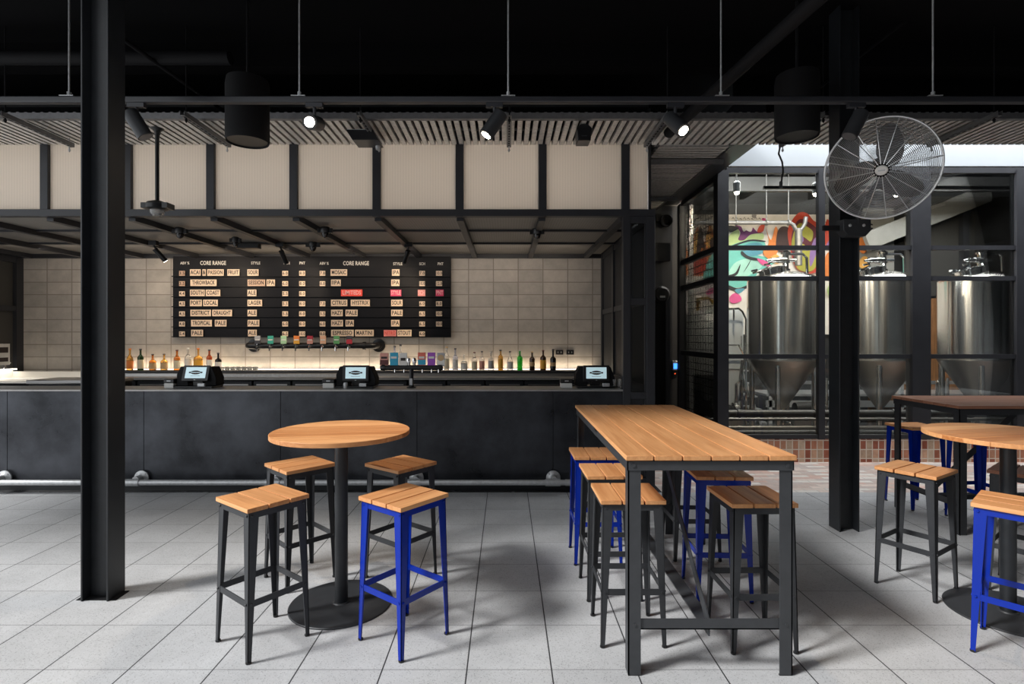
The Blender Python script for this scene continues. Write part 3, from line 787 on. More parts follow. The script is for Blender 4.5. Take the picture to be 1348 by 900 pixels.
B(216, bd, 'light_amber', .25, .048, .66, 'squat amber bottle with cream label, left of the tall orange one', 0, 'paint_dark', 'tan', .56)
B(233, bd, 'amber', .31, .044, .72, 'orange spirit bottle with cream label at left edge of the first till', 0, 'paint_maroon', 'cream', .60)
B(247.5, bd, 'clear', .34, .046, .72, 'clear bottle showing over the first till', 0, 'white_paper', 'white', .60)
B(261, bd, 'light_amber', .335, .062, .66, 'large amber bottle with yellow label over the first till', 0, 'paint_orange', 'yellow', .58)
B(275.5, bd, 'red_amber', .315, .040, .74, 'red amber bottle with round dark label right of the first till screen', 0, 'paint_dark', 'white', .64)
B(287.3, bd, 'black', .265, .046, .68, 'black bottle with white label right of the first till', 0, 'paint_dark', 'white', .60)
B(588, bd, 'clear', .36, .040, .72, 'tall clear bottle with gold cap beside the round carton', 0, 'paint_tan', 'cream', .60)
B(599.4, bd, 'blue_clear', .335, .042, .70, 'clear bluish bottle with dark cap, tallest by the cartons', 0, 'paint_dark', 'white', .60)
B(611, bd, 'clear', .24, .052, .62, 'short wide clear flask shaped bottle without a dark cap', 0, 'white_paper', 'white', .52, .012)
B(624.6, bd, 'clear', .275, .042, .74, 'clear bottle with brown stopper and red mark on its label', 0, 'paint_maroon', 'cream', .60)
B(634.4, bd, 'clear', .29, .040, .72, 'clear bottle with pink and grey label', 0, 'paint_dark', 'pink', .60)
B(646.4, bd, 'clear', .29, .044, .66, 'clear bottle with wide grey label and white cap', 0, 'white_paper', 'grey', .62)
B(659, bd, 'gold', .31, .038, .76, 'pale gold square bottle with black cap', 0, 'paint_dark', 'yellow', .68)
B(671.4, bd, 'clear', .29, .046, .70, 'clear conical bottle with black cap beside the green bottle', 0, 'paint_dark', 'white', .52)
B(684.4, bd, 'green', .31, .042, .72, 'bright green liqueur bottle', 0, 'galvanised', None, .62)
B(700.5, bd, 'brown', .285, .042, .72, 'dark brown bottle with orange and cream label', 0, 'paint_tan', 'tan', .62, rng=(.35, .45))
B(715, bd, 'brown', .305, .046, .74, 'dark bottle with large orange yellow label', 0, 'paint_maroon', 'yellow', .64)
B(728, bd, 'black', .32, .046, .66, 'black bottle with a pale oval label, last on the shelf', 0, 'paint_dark', 'tan', .56, rng=(.35, .42))
B(519.5, bd, 'blue_clear', .37, .04, .70, 'bottle with a black cap peeping over the blue tap badge', 0, 'paint_dark', 'white', .6)
B(527.3, bd, 'clear', .395, .035, .72, 'tall bottle with a black cap peeping over the white tap badge', 0, 'paint_dark', 'white', .6)
# gleam below the taps, put into an added steel tray
dt = thing('gleam_band', 'added bright steel tray on the back bench below the beer taps', 'band', (-2.95, 8.03, 1.0))
MB().box(-1.25, 1.0, -.07, .07, 0, .045).build('band', 'galvanised', dt, bevel=.004)
MB().box(-1.23, .98, -.06, .06, .045, .048).build('grille', 'channel_steel', dt)
# cups and shot glasses
def cup(loc, label, group, r=.035, h=.055, c='paint_white'):
    o = MB().lathe([(r*.8, 0), (r, h), (r*.92, h), (r*.74, .006), (0, .006)], n=14).build('shot_glass', 'glass_clear', None, loc)
    return tag(o, label, 'glass', group)
c0 = cup(W(292, 487, 8.2), 'small clear shot glass in the row right of the first till', 'shot glasses right of the first till')
c0.location.z = 1.078
for i in range(1, 7):
    c = c0.copy(); C.objects.link(c); c.location = c0.location+Vector((.085*i, 0, 0))
for i in range(6):
    c = c0.copy(); C.objects.link(c); c.location = c0.location+Vector((.03+.085*i, .09, 0))
c1 = c0.copy(); C.objects.link(c1); c1.location = (W(515, 487, 8.2).x, 8.2, 1.078); c1['label'] = 'small clear glass in the short row right of the middle till'; c1['group'] = 'glasses right of the middle till'
for i in range(1, 3):
    c = c1.copy(); C.objects.link(c); c.location = c1.location+Vector((.085*i, 0, 0))

# sockets on the tiles
for px, lb in ((736.5, 'black double socket on the tiles, the one nearer the dark bottles'), (750.5, 'black double socket on the tiles, the one nearer the right till')):
    p = W(px, 463.5, BB)
    o = tag(MB().box(-.058, .058, -.012, 0, -.036, .036).build('wall_socket', 'black_plastic', None, p, bevel=.004), lb, 'socket')
    MB().box(-.03, -.018, -.014, -.012, -.012, .012).box(.018, .03, -.014, -.012, -.012, .012).build('switch', 'galvanised', o)

# ------------------------------------------------------------------ tills
def till(px, label, screen_dx=0, tilt=18, yaw=0, mirror=False, papers=True):
    d = 5.88; x = (px-CX)*d/FPX
    t = thing('till', label, 'till', (x, d, 1.046), R(yaw), 'tills on the bar')
    MB().box(-.20, .20, -.11, .12, 0, .022).build('base', 'black_plastic', t, bevel=.004)
    m = MB().prism([(-.21, 0), (-.21, .12), (-.17, .205), (-.09, .205), (-.09, 0)], -.05, .12, lambda a, b, c: (a, c, b+.022))
    m.build('printer', 'black_matt', t, bevel=.004)
    m = MB().prism([(.09, 0), (.09, .20), (.16, .20), (.21, .08), (.21, 0)], -.05, .12, lambda a, b, c: (a, c, b+.022))
    m.build('cash_unit', 'black_matt', t, bevel=.004)
    MB().box(-.05, .05, -.02, .05, .02, .14).build('stand', 'black_plastic', t)
    mtx = Matrix.Translation((.005, -.06, .155)) @ Matrix.Rotation(R(-tilt), 4, 'X')
    sc_ = MB().box(-.14, .14, -.012, .012, -.085, .085).xf(mtx).build('screen', 'black_plastic', t, bevel=.004)
    MB().box(-.108, .108, -.0145, -.012, -.056, .064).xf(mtx).build('display', 'screen_glow', sc_)
    lg = MB()                                                # dark lens shaped emblem with two side bars
    pts = [(.055*math.cos(a), .022*math.sin(a)+.006) for a in [2*math.pi*i/16 for i in range(16)]]
    lg.prism(pts, -.0155, -.0145, lambda a, b, c: (a, c, b))
    lg.box(-.072, .072, -.0155, -.0145, -.002, .014); lg.box(-.05, .05, -.0155, -.0145, -.034, -.031)
    lg.xf(mtx).build('emblem', 'ink', sc_)
    lg = MB().box(-.05, .05, -.0162, -.0156, .003, .009); lg.xf(mtx).build('emblem_band', 'screen_glow', sc_)
    MB().box(-.008, .008, -.014, -.012, -.076, -.071).xf(mtx).build('badge', 'galvanised', sc_)
    MB().box(.06, .135, -.14, -.11, .02, .055).build('card_reader', 'galvanised', t, bevel=.004)
    return t
t1 = till(262, 'black till with tilted lit screen on the bar just right of the left pillar')
t2 = till(470, 'black till with lit screen on the middle of the bar', tilt=6)
t3 = till(783, 'black till with lit screen at the right end of the bar', tilt=4)
def docket(px, label, w_=.10, h_=.05, dark=True):
    d = 5.80; x = (px-CX)*d/FPX
    t = thing('docket_printer', label, 'printer', (x, d, 1.046), 0, 'docket printers on the bar')
    MB().box(-w_/2, w_/2, 0, .12, 0, h_).build('paper_tray', 'white_paper', t, bevel=.004)
    MB().box(-w_/2-.004, w_/2+.004, 0, .13, h_, h_+.045).build('hood', 'black_plastic', t, bevel=.006)
    MB().box(-.02, .02, -.003, 0, h_+.02, h_+.03).build('badge', 'galvanised', t)
docket(222, 'low docket printer with white paper left of the first till')
docket(432, 'low docket printer with white paper left of the middle till', .12)
docket(746, 'low docket printer with white paper left of the right till', .12)
# wet glasses by the right till
for i, (px, lb) in enumerate(((809, 'small clear glass standing right of the right till, beside its card reader'), (816.5, 'small clear glass at the very right end of the bar'))):
    d = 5.85; o = cup((( px-CX)*d/FPX, d, 1.046), lb, None, .03, .09)
o = tag(MB().lathe([(.02, 0), (.024, .015), (.024, .05), (.018, .062)], n=14).build('sauce_tub', 'galvanised', None, ((455-CX)*5.78/FPX, 5.78, 1.046)), 'small metal tub standing in front of the middle till', 'tub')

# ------------------------------------------------------------------ T shaped tap tower on the bar and cartons behind it
FD = 5.84
fx = (541.5-CX)*FD/FPX
ft = thing('tap_tower', 'black T shaped tap tower standing on the bar', 'tap tower', (fx, FD, 1.046))
MB().lathe([(.05, 0), (.05, .008), (.03, .014), (.024, .03), (.024, .20)], n=20).build('stem', 'black_plastic', ft)
MB().tube([(-.305, 0, .215), (.315, 0, .215)], .028, 16).lathe([(.0, -.335), (.02, -.332), (.03, -.32), (.034, -.305), (.034, -.28)], (0, 0, .215), 16, 'x').lathe([(.034, .29), (.034, .315), (.03, .33), (.02, .338), (0, .34)], (0, 0, .215), 16, 'x').build('head', 'black_plastic', ft)
MB().box(-.016, .016, -.03, -.022, .03, .10).build('badge', 'galvanised', ft)
for px in (521, 533, 557, 569, 578):
    x = (px-541.5)*FD/FPX
    MB().tube([(x, -.02, .205), (x, -.045, .195), (x, -.05, .165)], .006, 8).build('nozzle', 'chrome', ft)
for px, wpx, top, bot, ca, cb_, lb in ((506, 11, 464.5, 480, 'pink', 'maroon', 'cream and maroon tap badge at the left end of the tap tower'), (518.8, 10.5, 464, 480, 'blue', 'blue', 'bright blue tap badge on the tap tower'),
                                      (531, 10, 464.2, 480, 'white', 'white', 'white tap badge with dark print on the tap tower'), (555.3, 10, 463.8, 480, 'coral', 'blue', 'coral and blue tap badge on the tap tower'),
                                      (568, 10, 463.8, 480, 'purple', 'purple', 'purple tap badge on the tap tower'), (580.4, 10, 464.2, 480, 'grey', 'white', 'pale tap badge with a round grey emblem at right of the tap tower')):
    d = FD; x = (px-CX)*d/FPX-fx; wv = wpx*d/FPX; z0 = CAMZ-(bot-HY)*d/FPX-1.046; z1 = CAMZ-(top-HY)*d/FPX-1.046; zm = z0+(z1-z0)*.42
    p = MB().box(x-wv/2, x+wv/2, -.012, .012, z0-.015, z1).build('tap_badge', 'paint_'+ca, ft, bevel=.002); p['label'] = lb.split(' on the')[0].split(' at ')[0]
    MB().box(x-wv/2-.0005, x+wv/2+.0005, -.0135, .0, z0, zm).build('badge_lower', 'paint_'+cb_, p)
    if ca == 'grey': MB().lathe([(.034, 0), (.034, .014)], (x, 0, (z0+z1)/2+.01), 20, 'y').build('emblem', 'paint_tan', p)
    elif ca == 'white': MB().box(x-.026, x+.026, -.0145, -.012, zm-.01, zm+.02).build('emblem', 'ink', p)
    else: MB().box(x-wv*.36, x+wv*.36, -.0145, -.012, zm+.012, zm+.035).build('emblem', 'paint_white' if ca in ('purple', 'coral', 'blue') else 'ink', p)
for px in (538, 545.3):
    x = (px-CX)*FD/FPX-fx
    MB().lathe([(.012, 0), (.02, .03), (.026, .05), (.02, .075), (.0, .085)], (x, 0, .238), 12).build('tap_handle', 'chrome', ft)

# ------------------------------------------------------------------ canopy over the bar
cn = thing('bar_canopy', 'black steel framed canopy with cream ribbed panels over the bar', 'canopy', (0, 0, 0))
posts = [1.235-.857*k for k in range(0, 11)]
m = MB(); y0, y1 = 5.62, 5.70
for x in posts: m.box(x-.041, x+.041, y0, y1, 2.83, 3.66)
m.box(-7.6, 1.537, y0-.002, y1+.002, 2.835, 2.905); m.box(-7.6, 1.537, y0, y1, 3.62, 3.70)
m.build('fascia_frame', 'frame_steel', cn, bevel=.003)
MB().box(-7.6, 1.5, 5.65, BB, 3.66, 3.70).build('light_lid', 'dark_render', cn)  # unseen lid added to stop the light box leaking upwards
for a, b in zip([-7.6]+posts[::-1], posts[::-1]+[1.50]):
    if b-a > .1: MB().box(a+.03, b-.03, y0+.035, y0+.045, 2.90, 3.63).build('fascia_panel', 'fluted_cream', cn)
m = MB()
for x in posts: m.box(x-.035, x+.035, y1, BB, 2.80, 2.875)
for y in (6.5, 7.39): m.box(-7.5, 1.48, y-.02, y+.02, 2.84, 2.88)
m.box(-7.5, 1.48, BB-.06, BB, 2.80, 2.88)
m.build('ceiling_frame', 'frame_steel', cn)
for ya, yb in ((y1, 6.48), (6.52, 7.37), (7.41, 8.4)):
    for a, b in zip([-7.5]+posts[::-1], posts[::-1]+[1.48]):
        if b-a > .1: MB().box(a+.02, b-.02, ya, yb, 2.862, 2.872).build('ceiling_panel', 'fluted_grey', cn)
# end screen of the canopy standing on the floor: two posts, rails and smoked panes
es = thing('end_screen', 'tall narrow black frame with dark glass panes closing the right end of the bar', 'screen', (0, 5.62, 0))
m = MB()
for a, b in ((1.208, 1.284), (1.451, 1.537)): m.box(a, b, 0, .09, 0, 2.833)
for z in (2.80, 1.954, .985, .1): m.box(1.28, 1.455, .005, .085, z-.035, z+.035)
m.box(1.284, 1.30, .02, .07, .1, 2.8); m.box(1.435, 1.452, .02, .07, .1, 2.8)
m.build('frame', 'frame_steel', es, bevel=.003)
for za, zb in ((1.99, 2.765), (1.02, 1.92)): MB().box(1.29, 1.445, .04, .046, za, zb).build('glass_pane', 'smoked_glass', es)
MB().box(1.29, 1.445, .04, .05, .13, .955).build('kick_panel', 'black_steel', es)

# small fittings under the canopy
def dome(px, py, label, zc=2.80, r=.055):
    d = (zc-CAMZ)*FPX/(HY-py); t = thing('ceiling_dome', label, 'camera', ((px-CX)*d/FPX, d, zc), 0, 'dome cameras under the canopy')
    MB().lathe([(r*.7, .04), (r, .03), (r, -.02), (r*.9, -.03)], n=18).box(-r*1.5, -r*.7, -.02, .02, -.03, .02).box(r*.7, r*1.5, -.02, .02, -.03, .02).build('housing', 'black_plastic', t)
    MB().lathe([(r*.72, -.025), (r*.7, -.05), (r*.45, -.08), (0, -.09)], n=18).build('lens_cover', 'glass_black', t)
dome(237, 304, 'dome camera under the canopy beside the left pillar'); dome(428, 303, 'dome camera under the canopy above the middle of the menu board')
dome(707, 305, 'dome camera under the canopy near its right end'); dome(412, 322, 'dome camera close to the wall above the menu board', r=.06); dome(310, 316, 'small dome camera under the canopy above CORE RANGE on the menu board', r=.045)
def wallspot(px, py, tilt, label, dx):
    zc = 2.80; d = (zc-CAMZ)*FPX/(HY-py); x = (px-CX)*d/FPX
    t = thing('spotlight', label, 'spotlight', (x, d, zc), 0, 'small spotlights under the canopy')
    MB().box(-.05, .05, -.03, .03, -.03, .03).build('mount', 'black_plastic', t)
    dirv = Vector((dx, .42, -.6)).normalized()
    MB().tube([Vector((0, 0, -.03)), dirv*.06+Vector((0, 0, -.04))], .012, 8).build('arm', 'black_plastic', t)
    p0 = dirv*.02+Vector((0, 0, -.06)); p1 = p0+dirv*.19
    b = MB().tube([p0, p1], .032, 14).build('barrel', 'black_plastic', t)
    MB().tube([p1-dirv*.004, p1+dirv*.002], .026, 14).build('lamp', 'lamp_glow', b)
    return Vector((x, d, zc))+p1+dirv*.02
sp_pts = [wallspot(202, 320, 0, 'small black spotlight under the canopy just right of the left pillar', .35),
          wallspot(369, 322, 0, 'small black spotlight above the left half of the menu board', .12), wallspot(538, 322, 0, 'small black spotlight above the right half of the menu board', -.3)]
bx_d = (2.83-CAMZ)*FPX/(HY-322)
tag(MB().box(-.16, .16, -.05, .05, -.03, .03).build('junction_box', 'black_plastic', None, ((326-CX)*bx_d/FPX, bx_d, 2.81)), 'flat black box fixed under the canopy above the menu board', 'box')

# ------------------------------------------------------------------ slatted steel screens under the roof
ZS = 3.575
m = MB(); x = -6.6
while x < 6.6:
    m.box(x, x+.050, 5.0, 5.64, ZS, ZS+.004); m.box(x, x+.003, 5.0, 5.64, ZS, ZS+.03); m.box(x+.047, x+.05, 5.0, 5.64, ZS, ZS+.03)
    x += .0737
sl = thing('slatted_ceiling_screen', 'pale slatted steel screen hung under the roof, running across above the canopy front', 'ceiling screen', (0, 0, 0))
m.build('slats', 'screen_steel', sl)
m = MB().box(-6.7, 6.7, 4.95, 5.0, ZS-.004, ZS+.05).box(-6.7, 6.7, 5.31, 5.33, ZS+.03, ZS+.05)
x = -6.6
while x < 6.6: m.box(x+.02, x+.045, 4.945, 4.975, ZS+.05, ZS+.056); x += .0737
m.build('edge_channel', 'channel_steel', sl)
m = MB(); y = 5.70
while y < 8.55:
    m.box(1.56, 2.36, y, y+.05, ZS, ZS+.004); m.box(1.56, 2.36, y, y+.003, ZS, ZS+.03); y += .0737
s2 = thing('slatted_ceiling_screen', 'pale slatted steel screen over the lane beside the bar, slats running across the lane', 'ceiling screen', (0, 0, 0))
m.build('slats', 'screen_steel', s2)
MB().box(2.33, 2.37, 5.66, 8.55, ZS, ZS+.05).box(1.56, 1.6, 5.66, 8.55, ZS, ZS+.05).build('edge_channel', 'channel_steel', s2)
for y, nm in ((6.05, 'near'), (7.7, 'far')):
    tag(MB().box(1.58, 2.42, y, y+.05, ZS-.06, ZS-.015).build('strut_channel', 'channel_steel'), 'strut under the slatted screen over the lane, the one %s the bar front' % ('close to' if nm == 'near' else 'farthest from'), 'strut')
where = ['at far left of the hall', 'right of the left pillar', 'above the flat wedge shaped box', 'above the middle of the canopy', 'at the right end of the canopy', 'left of the right pillar', 'right of the wall fan']
st0 = None
for i, x in enumerate((-4.37, -2.79, -1.27, .03, 1.41, 2.77, 4.26)):
    lab = 'perforated steel strut hung under the slatted screen '+where[i]
    if st0 is None:
        st0 = t = thing('strut_channel', lab, 'strut', (x, 0, 0), 0, 'struts under the slatted screen')
        m = MB().box(-.021, .021, 4.70, 5.50, 3.50, 3.504).box(-.021, -.018, 4.70, 5.50, 3.50, 3.541).box(.018, .021, 4.70, 5.50, 3.50, 3.541)
        m.build('channel', 'channel_steel', t)
        m = MB()
        for k in range(12): m.box(-.007, .007, 4.73+k*.064, 4.77+k*.064, 3.498, 3.501)
        m.build('slots', 'black_matt', t)
        MB().tube([(0, 4.76, 3.46), (0, 4.76, 4.31)], .006, 8).lathe([(.012, 3.47), (.012, 3.49)], (0, 4.76, 0), 6).build('rod', 'pipe_black', t)
        MB().lathe([(.012, 3.45), (.012, 3.465)], (0, 5.46, 0), 6).tube([(0, 5.46, 3.44), (0, 5.46, 3.6)], .006, 8).build('bolt', 'galvanised', t)
    else: dup(st0, (x, 0, 0), None, lab)

# ------------------------------------------------------------------ track with spotlights
TY, TZ = 3.9, 3.283
tk = thing('track_rail', 'long black lighting track hung on thin rods across the hall', 'lighting track', (0, TY, TZ))
MB().box(-5.2, 5.2, -.028, .028, -.022, .022).build('rail', 'frame_steel', tk, bevel=.008)
for px in (91, 394, 669, 949, 1228):
    x = (px-CX)*TY/FPX
    MB().tube([(x, 0, .02), (x, 0, 1.02)], .006, 8).lathe([(.013, .03), (.013, .06)], (x, 0, 0), 8).box(x-.05, x+.05, -.03, .03, .022, .027).build('hanging_rod', 'galvanised', tk)
def tracklight(px, tilt_dir, lab, lit=True, power=0):
    x = (px-CX)*TY/FPX; dv = Vector(tilt_dir).normalized()
    t = thing('track_spotlight', lab, 'spotlight', (x, TY, TZ-.022), 0, 'spotlights on the track')
    MB().box(-.06, .06, -.018, .018, -.03, 0).build('adapter', 'frame_steel', t)
    MB().tube([(0, 0, -.03), (0, 0, -.09)], .012, 10).build('stem', 'frame_steel', t)
    c = Vector((0, 0, -.14)); p0 = c-dv*.09; p1 = c+dv*.11
    b = MB().tube([p0-dv*.0, p0+dv*.008, p1], [.046, .052, .052], 24).build('barrel', 'charcoal_metal', t)
    if lit:
        MB().tube([p1-dv*.002, p1+dv*.002], .034, 20).build('lamp', 'lamp_glow', b)
    else:
        MB().tube([p1-dv*.002, p1+dv*.002], .045, 20).build('lamp_ring', 'channel_steel', b)
    return Vector((x, TY, TZ-.022))+p1+dv*.02, dv
L1 = tracklight(180, (.45, .12, -.8), 'black track spotlight right beside the left pillar, pointing down to the right', False)
L2 = tracklight(414, (.02, -.95, -.30), 'track spotlight shining straight out as a bright disc')
L3 = tracklight(651, (-.52, -.10, -.78), 'lit grey track spotlight tilted down to the left, in the middle of the track')
L4 = tracklight(889, (.35, -.62, -.75), 'lit grey track spotlight left of the brewery glass, pointing down to the right')
L5 = tracklight(1127, (-.45, -.02, -.85), 'black track spotlight beside the wall fan pointing down to the left', False)

# drum speakers
def drum(px, d, zb, lab, r=.165, h=.5):
    t = thing('pendant_speaker', lab, 'speaker', ((px-CX)*d/FPX, d, zb), 0, 'pendant speakers')
    MB().lathe([(.02, .035), (r*.9, .03), (r*.97, .0), (r, .02), (r, .12), (r*1.0, h*.9), (r*.95, h)], n=40).build('housing', 'black_matt', t)
    MB().lathe([(r*.9, .012), (r*.9, .02)], n=40).build('grille', 'black_plastic', t)
    MB().tube([(0, 0, h), (0, 0, 4.3-zb)], .012, 8).build('hanger', 'black_plastic', t)
drum(326, 4.4, 3.16, 'black drum shaped pendant speaker between left pillar and bright spotlight')
drum(1049, 4.4, 3.20, 'black drum shaped pendant speaker left of the right pillar')
# wedge box, small box, dome camera on pole
wb = thing('ceiling_wedge_box', 'flat black wedge shaped box hung above the canopy', 'box', W(478, 183, 5.2))
MB().prism([(-.13, .045), (.12, .045), (.175, -.05), (-.07, -.05)], -.12, .10, lambda a, b, c: (a, c, b)).build('housing', 'black_plastic', wb, bevel=.004)
MB().box(-.12, .11, -.115, .05, .045, .052).build('lid', 'galvanised', wb)
MB().lathe([(.02, -.085), (.025, -.05)], (.13, .05, 0), 10).build('knob', 'galvanised', wb)
sb = thing('ceiling_box', 'small black box speaker hung above the canopy near its right end', 'box', W(768, 178, 5.1))
MB().prism([(-.06, -.07), (.06, -.07), (.07, .05), (.03, .085), (-.03, .085), (-.07, .05)], -.06, .10, lambda a, b, c: (a, c, b)).build('housing', 'black_plastic', sb, bevel=.006)
MB().box(-.02, .02, .0, .1, .085, .15).build('bracket', 'black_matt', sb)
MB().box(-.025, .025, -.064, -.06, -.03, -.02).build('badge', 'charcoal_metal', sb)
pc = thing('pole_camera', 'black dome camera on a long drop pole in front of the cream panels', 'camera', W(207, 275, 5.2))
MB().lathe([(.018, .06), (.018, .74)], n=16).lathe([(.085, .80), (.085, .785), (.03, .74), (.022, .70)], n=20).build('pole', 'black_plastic', pc)
MB().lathe([(.03, .08), (.085, .06), (.10, .04), (.10, .0), (.075, -.012)], n=24).box(-.12, -.06, -.06, .06, 0, .05).box(.06, .13, -.06, .06, 0, .05).build('housing', 'black_plastic', pc)
MB().lathe([(.065, -.008), (.06, -.04), (.035, -.068), (0, -.075)], n=20).build('dome', 'glass_clear', pc)

a, b = W(1027, 196, 5.5), W(1028, 243, 5.5)
tag(MB().tube([a+Vector((0, 0, .03)), a+Vector((-.015, 0, -.05)), a+Vector((.02, 0, -.13)), a+Vector((.03, 0, -.22)), b], .009, 8).lathe([(.016, -.03), (.016, .03)], b, 10).build('cable', 'black_plastic'), 'black cable hanging from a strut in front of the brewery glass', 'cable')
# lane wall fittings
p = W(876, 291, 8.6)
t = thing('horn_speaker', 'round black speaker high on the dark wall beside the lane door', 'speaker', p)
MB().lathe([(.10, 0), (.10, .08), (.085, .085), (.04, .03), (.03, .03)], (0, 0, 0), 24, 'y').build('horn', 'black_plastic', t)
MB().box(-.16, -.08, -.06, 0, -.02, .1).build('bracket', 'black_matt', t)
tag(MB().box(-.12, .12, -.06, 0, -.26, .02).build('wall_box', 'black_matt', None, W(871, 322, 8.6)), 'square black box on the dark wall below the round speaker', 'box')
p = W(888.5, 481, 8.6)
t = thing('access_reader', 'small grey card reader with a blue light on the dark lane wall', 'card reader', p)
MB().box(-.045, .045, -.03, 0, -.075, .075).build('body', 'galvanised', t, bevel=.006)
MB().box(-.03, .03, -.034, -.03, -.05, .035).build('light', 'blue_led', t)
p = W(888, 491.5, 8.6)
t = thing('door_button', 'small black button with a red glow below the card reader', 'button', p)
MB().box(-.03, .03, -.02, 0, -.05, .04).build('plate', 'black_plastic', t)
MB().lathe([(.008, .0), (.008, .024)], (0, 0, 0), 10, 'y').build('button', 'red_led', t)
p = W(870, 388, 8.6)
t = thing('door_lamp', 'black round bulkhead lamp above the lane door', 'lamp', p)
MB().lathe([(.13, -.02), (.13, .06), (.1, .09), (0, .10)], (0, 0, 0), 24, 'y').build('housing', 'black_plastic', t)
MB().box(-.04, .04, -.10, -.095, -.05, -.02).build('badge', 'galvanised', t)

# ------------------------------------------------------------------ wall fan on the right pillar
fc = W(1160, 222.5, 4.13)
nrm = (Vector((0, 0, CAMZ))-fc); nrm.z -= .55; nrm.x += .15; nrm.normalize()
fan = thing('wall_fan', 'large caged wall fan with steel guard on the right pillar', 'fan', fc)
fq = nrm.to_track_quat('Z', 'Y').to_matrix().to_4x4()
RF = .372
def ringpts(r, z, n=56): return [Vector((r*math.cos(2*math.pi*i/n), r*math.sin(2*math.pi*i/n), z)) for i in range(n)]
def cage(zf, side):
    m = MB()
    for i in range(30):
        r = .055+(RF-.055)*i/30
        m.tube(ringpts(r, zf(r)), .0017, 4, closed=True)
    for k in range(16 if side > 0 else 12):
        a = 2*math.pi*k/(16 if side > 0 else 12)+.1
        rr = [.045, .12, .2, .28, .34, RF]
        m.tube([(r*math.cos(a), r*math.sin(a), zf(r)+side*.003) for r in rr], .003, 5)
    return m.xf(fq)
zf = lambda r: .085-.085*(r/RF)**2.6
zb = lambda r: -.10+.10*(max(r-.1, 0)/(RF-.1))**2.2
cage(zf, 1).build('front_guard', 'aluminium', fan)
cage(zb, -1).build('rear_guard', 'aluminium', fan)
MB().tube(ringpts(RF, 0, 72), .007, 10, closed=True).xf(fq).build('rim', 'aluminium', fan)
MB().lathe([(0, .096), (.03, .096), (.036, .09), (.036, .084)], n=28).xf(fq @ Matrix.Scale(1.15, 4, (1, 0, 0))).build('badge', 'white_paper', fan)
MB().box(-.022, .022, -.005, .005, .0965, .0972).xf(fq).build('badge_band', 'galvanised', fan)
for k in range(3):
    a0 = R(173+120*k); m = MB(); n = 9; top = []; bot = []
    for i in range(n+1):
        f = i/n; r = .05+.275*f; sw = .50*math.sin(f*1.35); wd = .10+.10*math.sin(math.pi*min(f*1.05, 1)**.8)*.9 if f < .97 else .05
        aa = a0+sw; ha = wd/(2*max(r, .09))
        pl = Vector((r*math.cos(aa-ha), r*math.sin(aa-ha), .028)); pr = Vector((r*math.cos(aa+ha), r*math.sin(aa+ha), -.022))
        top.append((pl, pr)); bot.append((pl-Vector((0, 0, .004)), pr-Vector((0, 0, .004))))
    for i in range(n):
        m.hexa([bot[i][0], bot[i][1], bot[i+1][1], bot[i+1][0]], [top[i][0], top[i][1], top[i+1][1], top[i+1][0]])
    m.xf(fq).build('blade', 'black_plastic', fan)
MB().lathe([(.0, .05), (.05, .045), (.058, .03), (.058, -.03), (.07, -.05), (.075, -.16), (.06, -.19), (0, -.195)], n=28).xf(fq).build('motor', 'black_matt', fan)
pb = Vector((2.80, 4.445, 2.47))-fc
back = fq @ Vector((0, 0, -.12))
m = MB().tube([back, back+Vector((0, .02, -.10)), Vector((back.x*.3+pb.x*.7, pb.y-.09, pb.z+.16)), Vector((pb.x, pb.y-.08, pb.z-.03))], .019, 12)
m.build('neck', 'charcoal_metal', fan)
m = MB().prism([(-.11, .06), (.11, .06), (.11, -.03), (.07, -.075), (-.07, -.075), (-.11, -.03)], -.10, -.005, lambda a, b, c: (pb.x+a, pb.y+c, pb.z+b))
m.build('bracket', 'charcoal_metal', fan, bevel=.004)
m = MB()
for dx in (-.06, .05): m.lathe([(.012, .1), (.012, .106), (.006, .11)], (pb.x+dx, pb.y, pb.z+.01), 8, 'y')
m.build('bolts', 'galvanised', fan)
m = MB().box(pb.x-.24, pb.x-.10, pb.y-.05, pb.y-.03, pb.z-.02, pb.z+.02).box(pb.x+.1, pb.x+.15, pb.y-.06, pb.y-.045, pb.z+.02, pb.z+.03).box(pb.x+.1, pb.x+.15, pb.y-.06, pb.y-.045, pb.z-.01, pb.z)
m.build('clamp', 'black_plastic', fan)

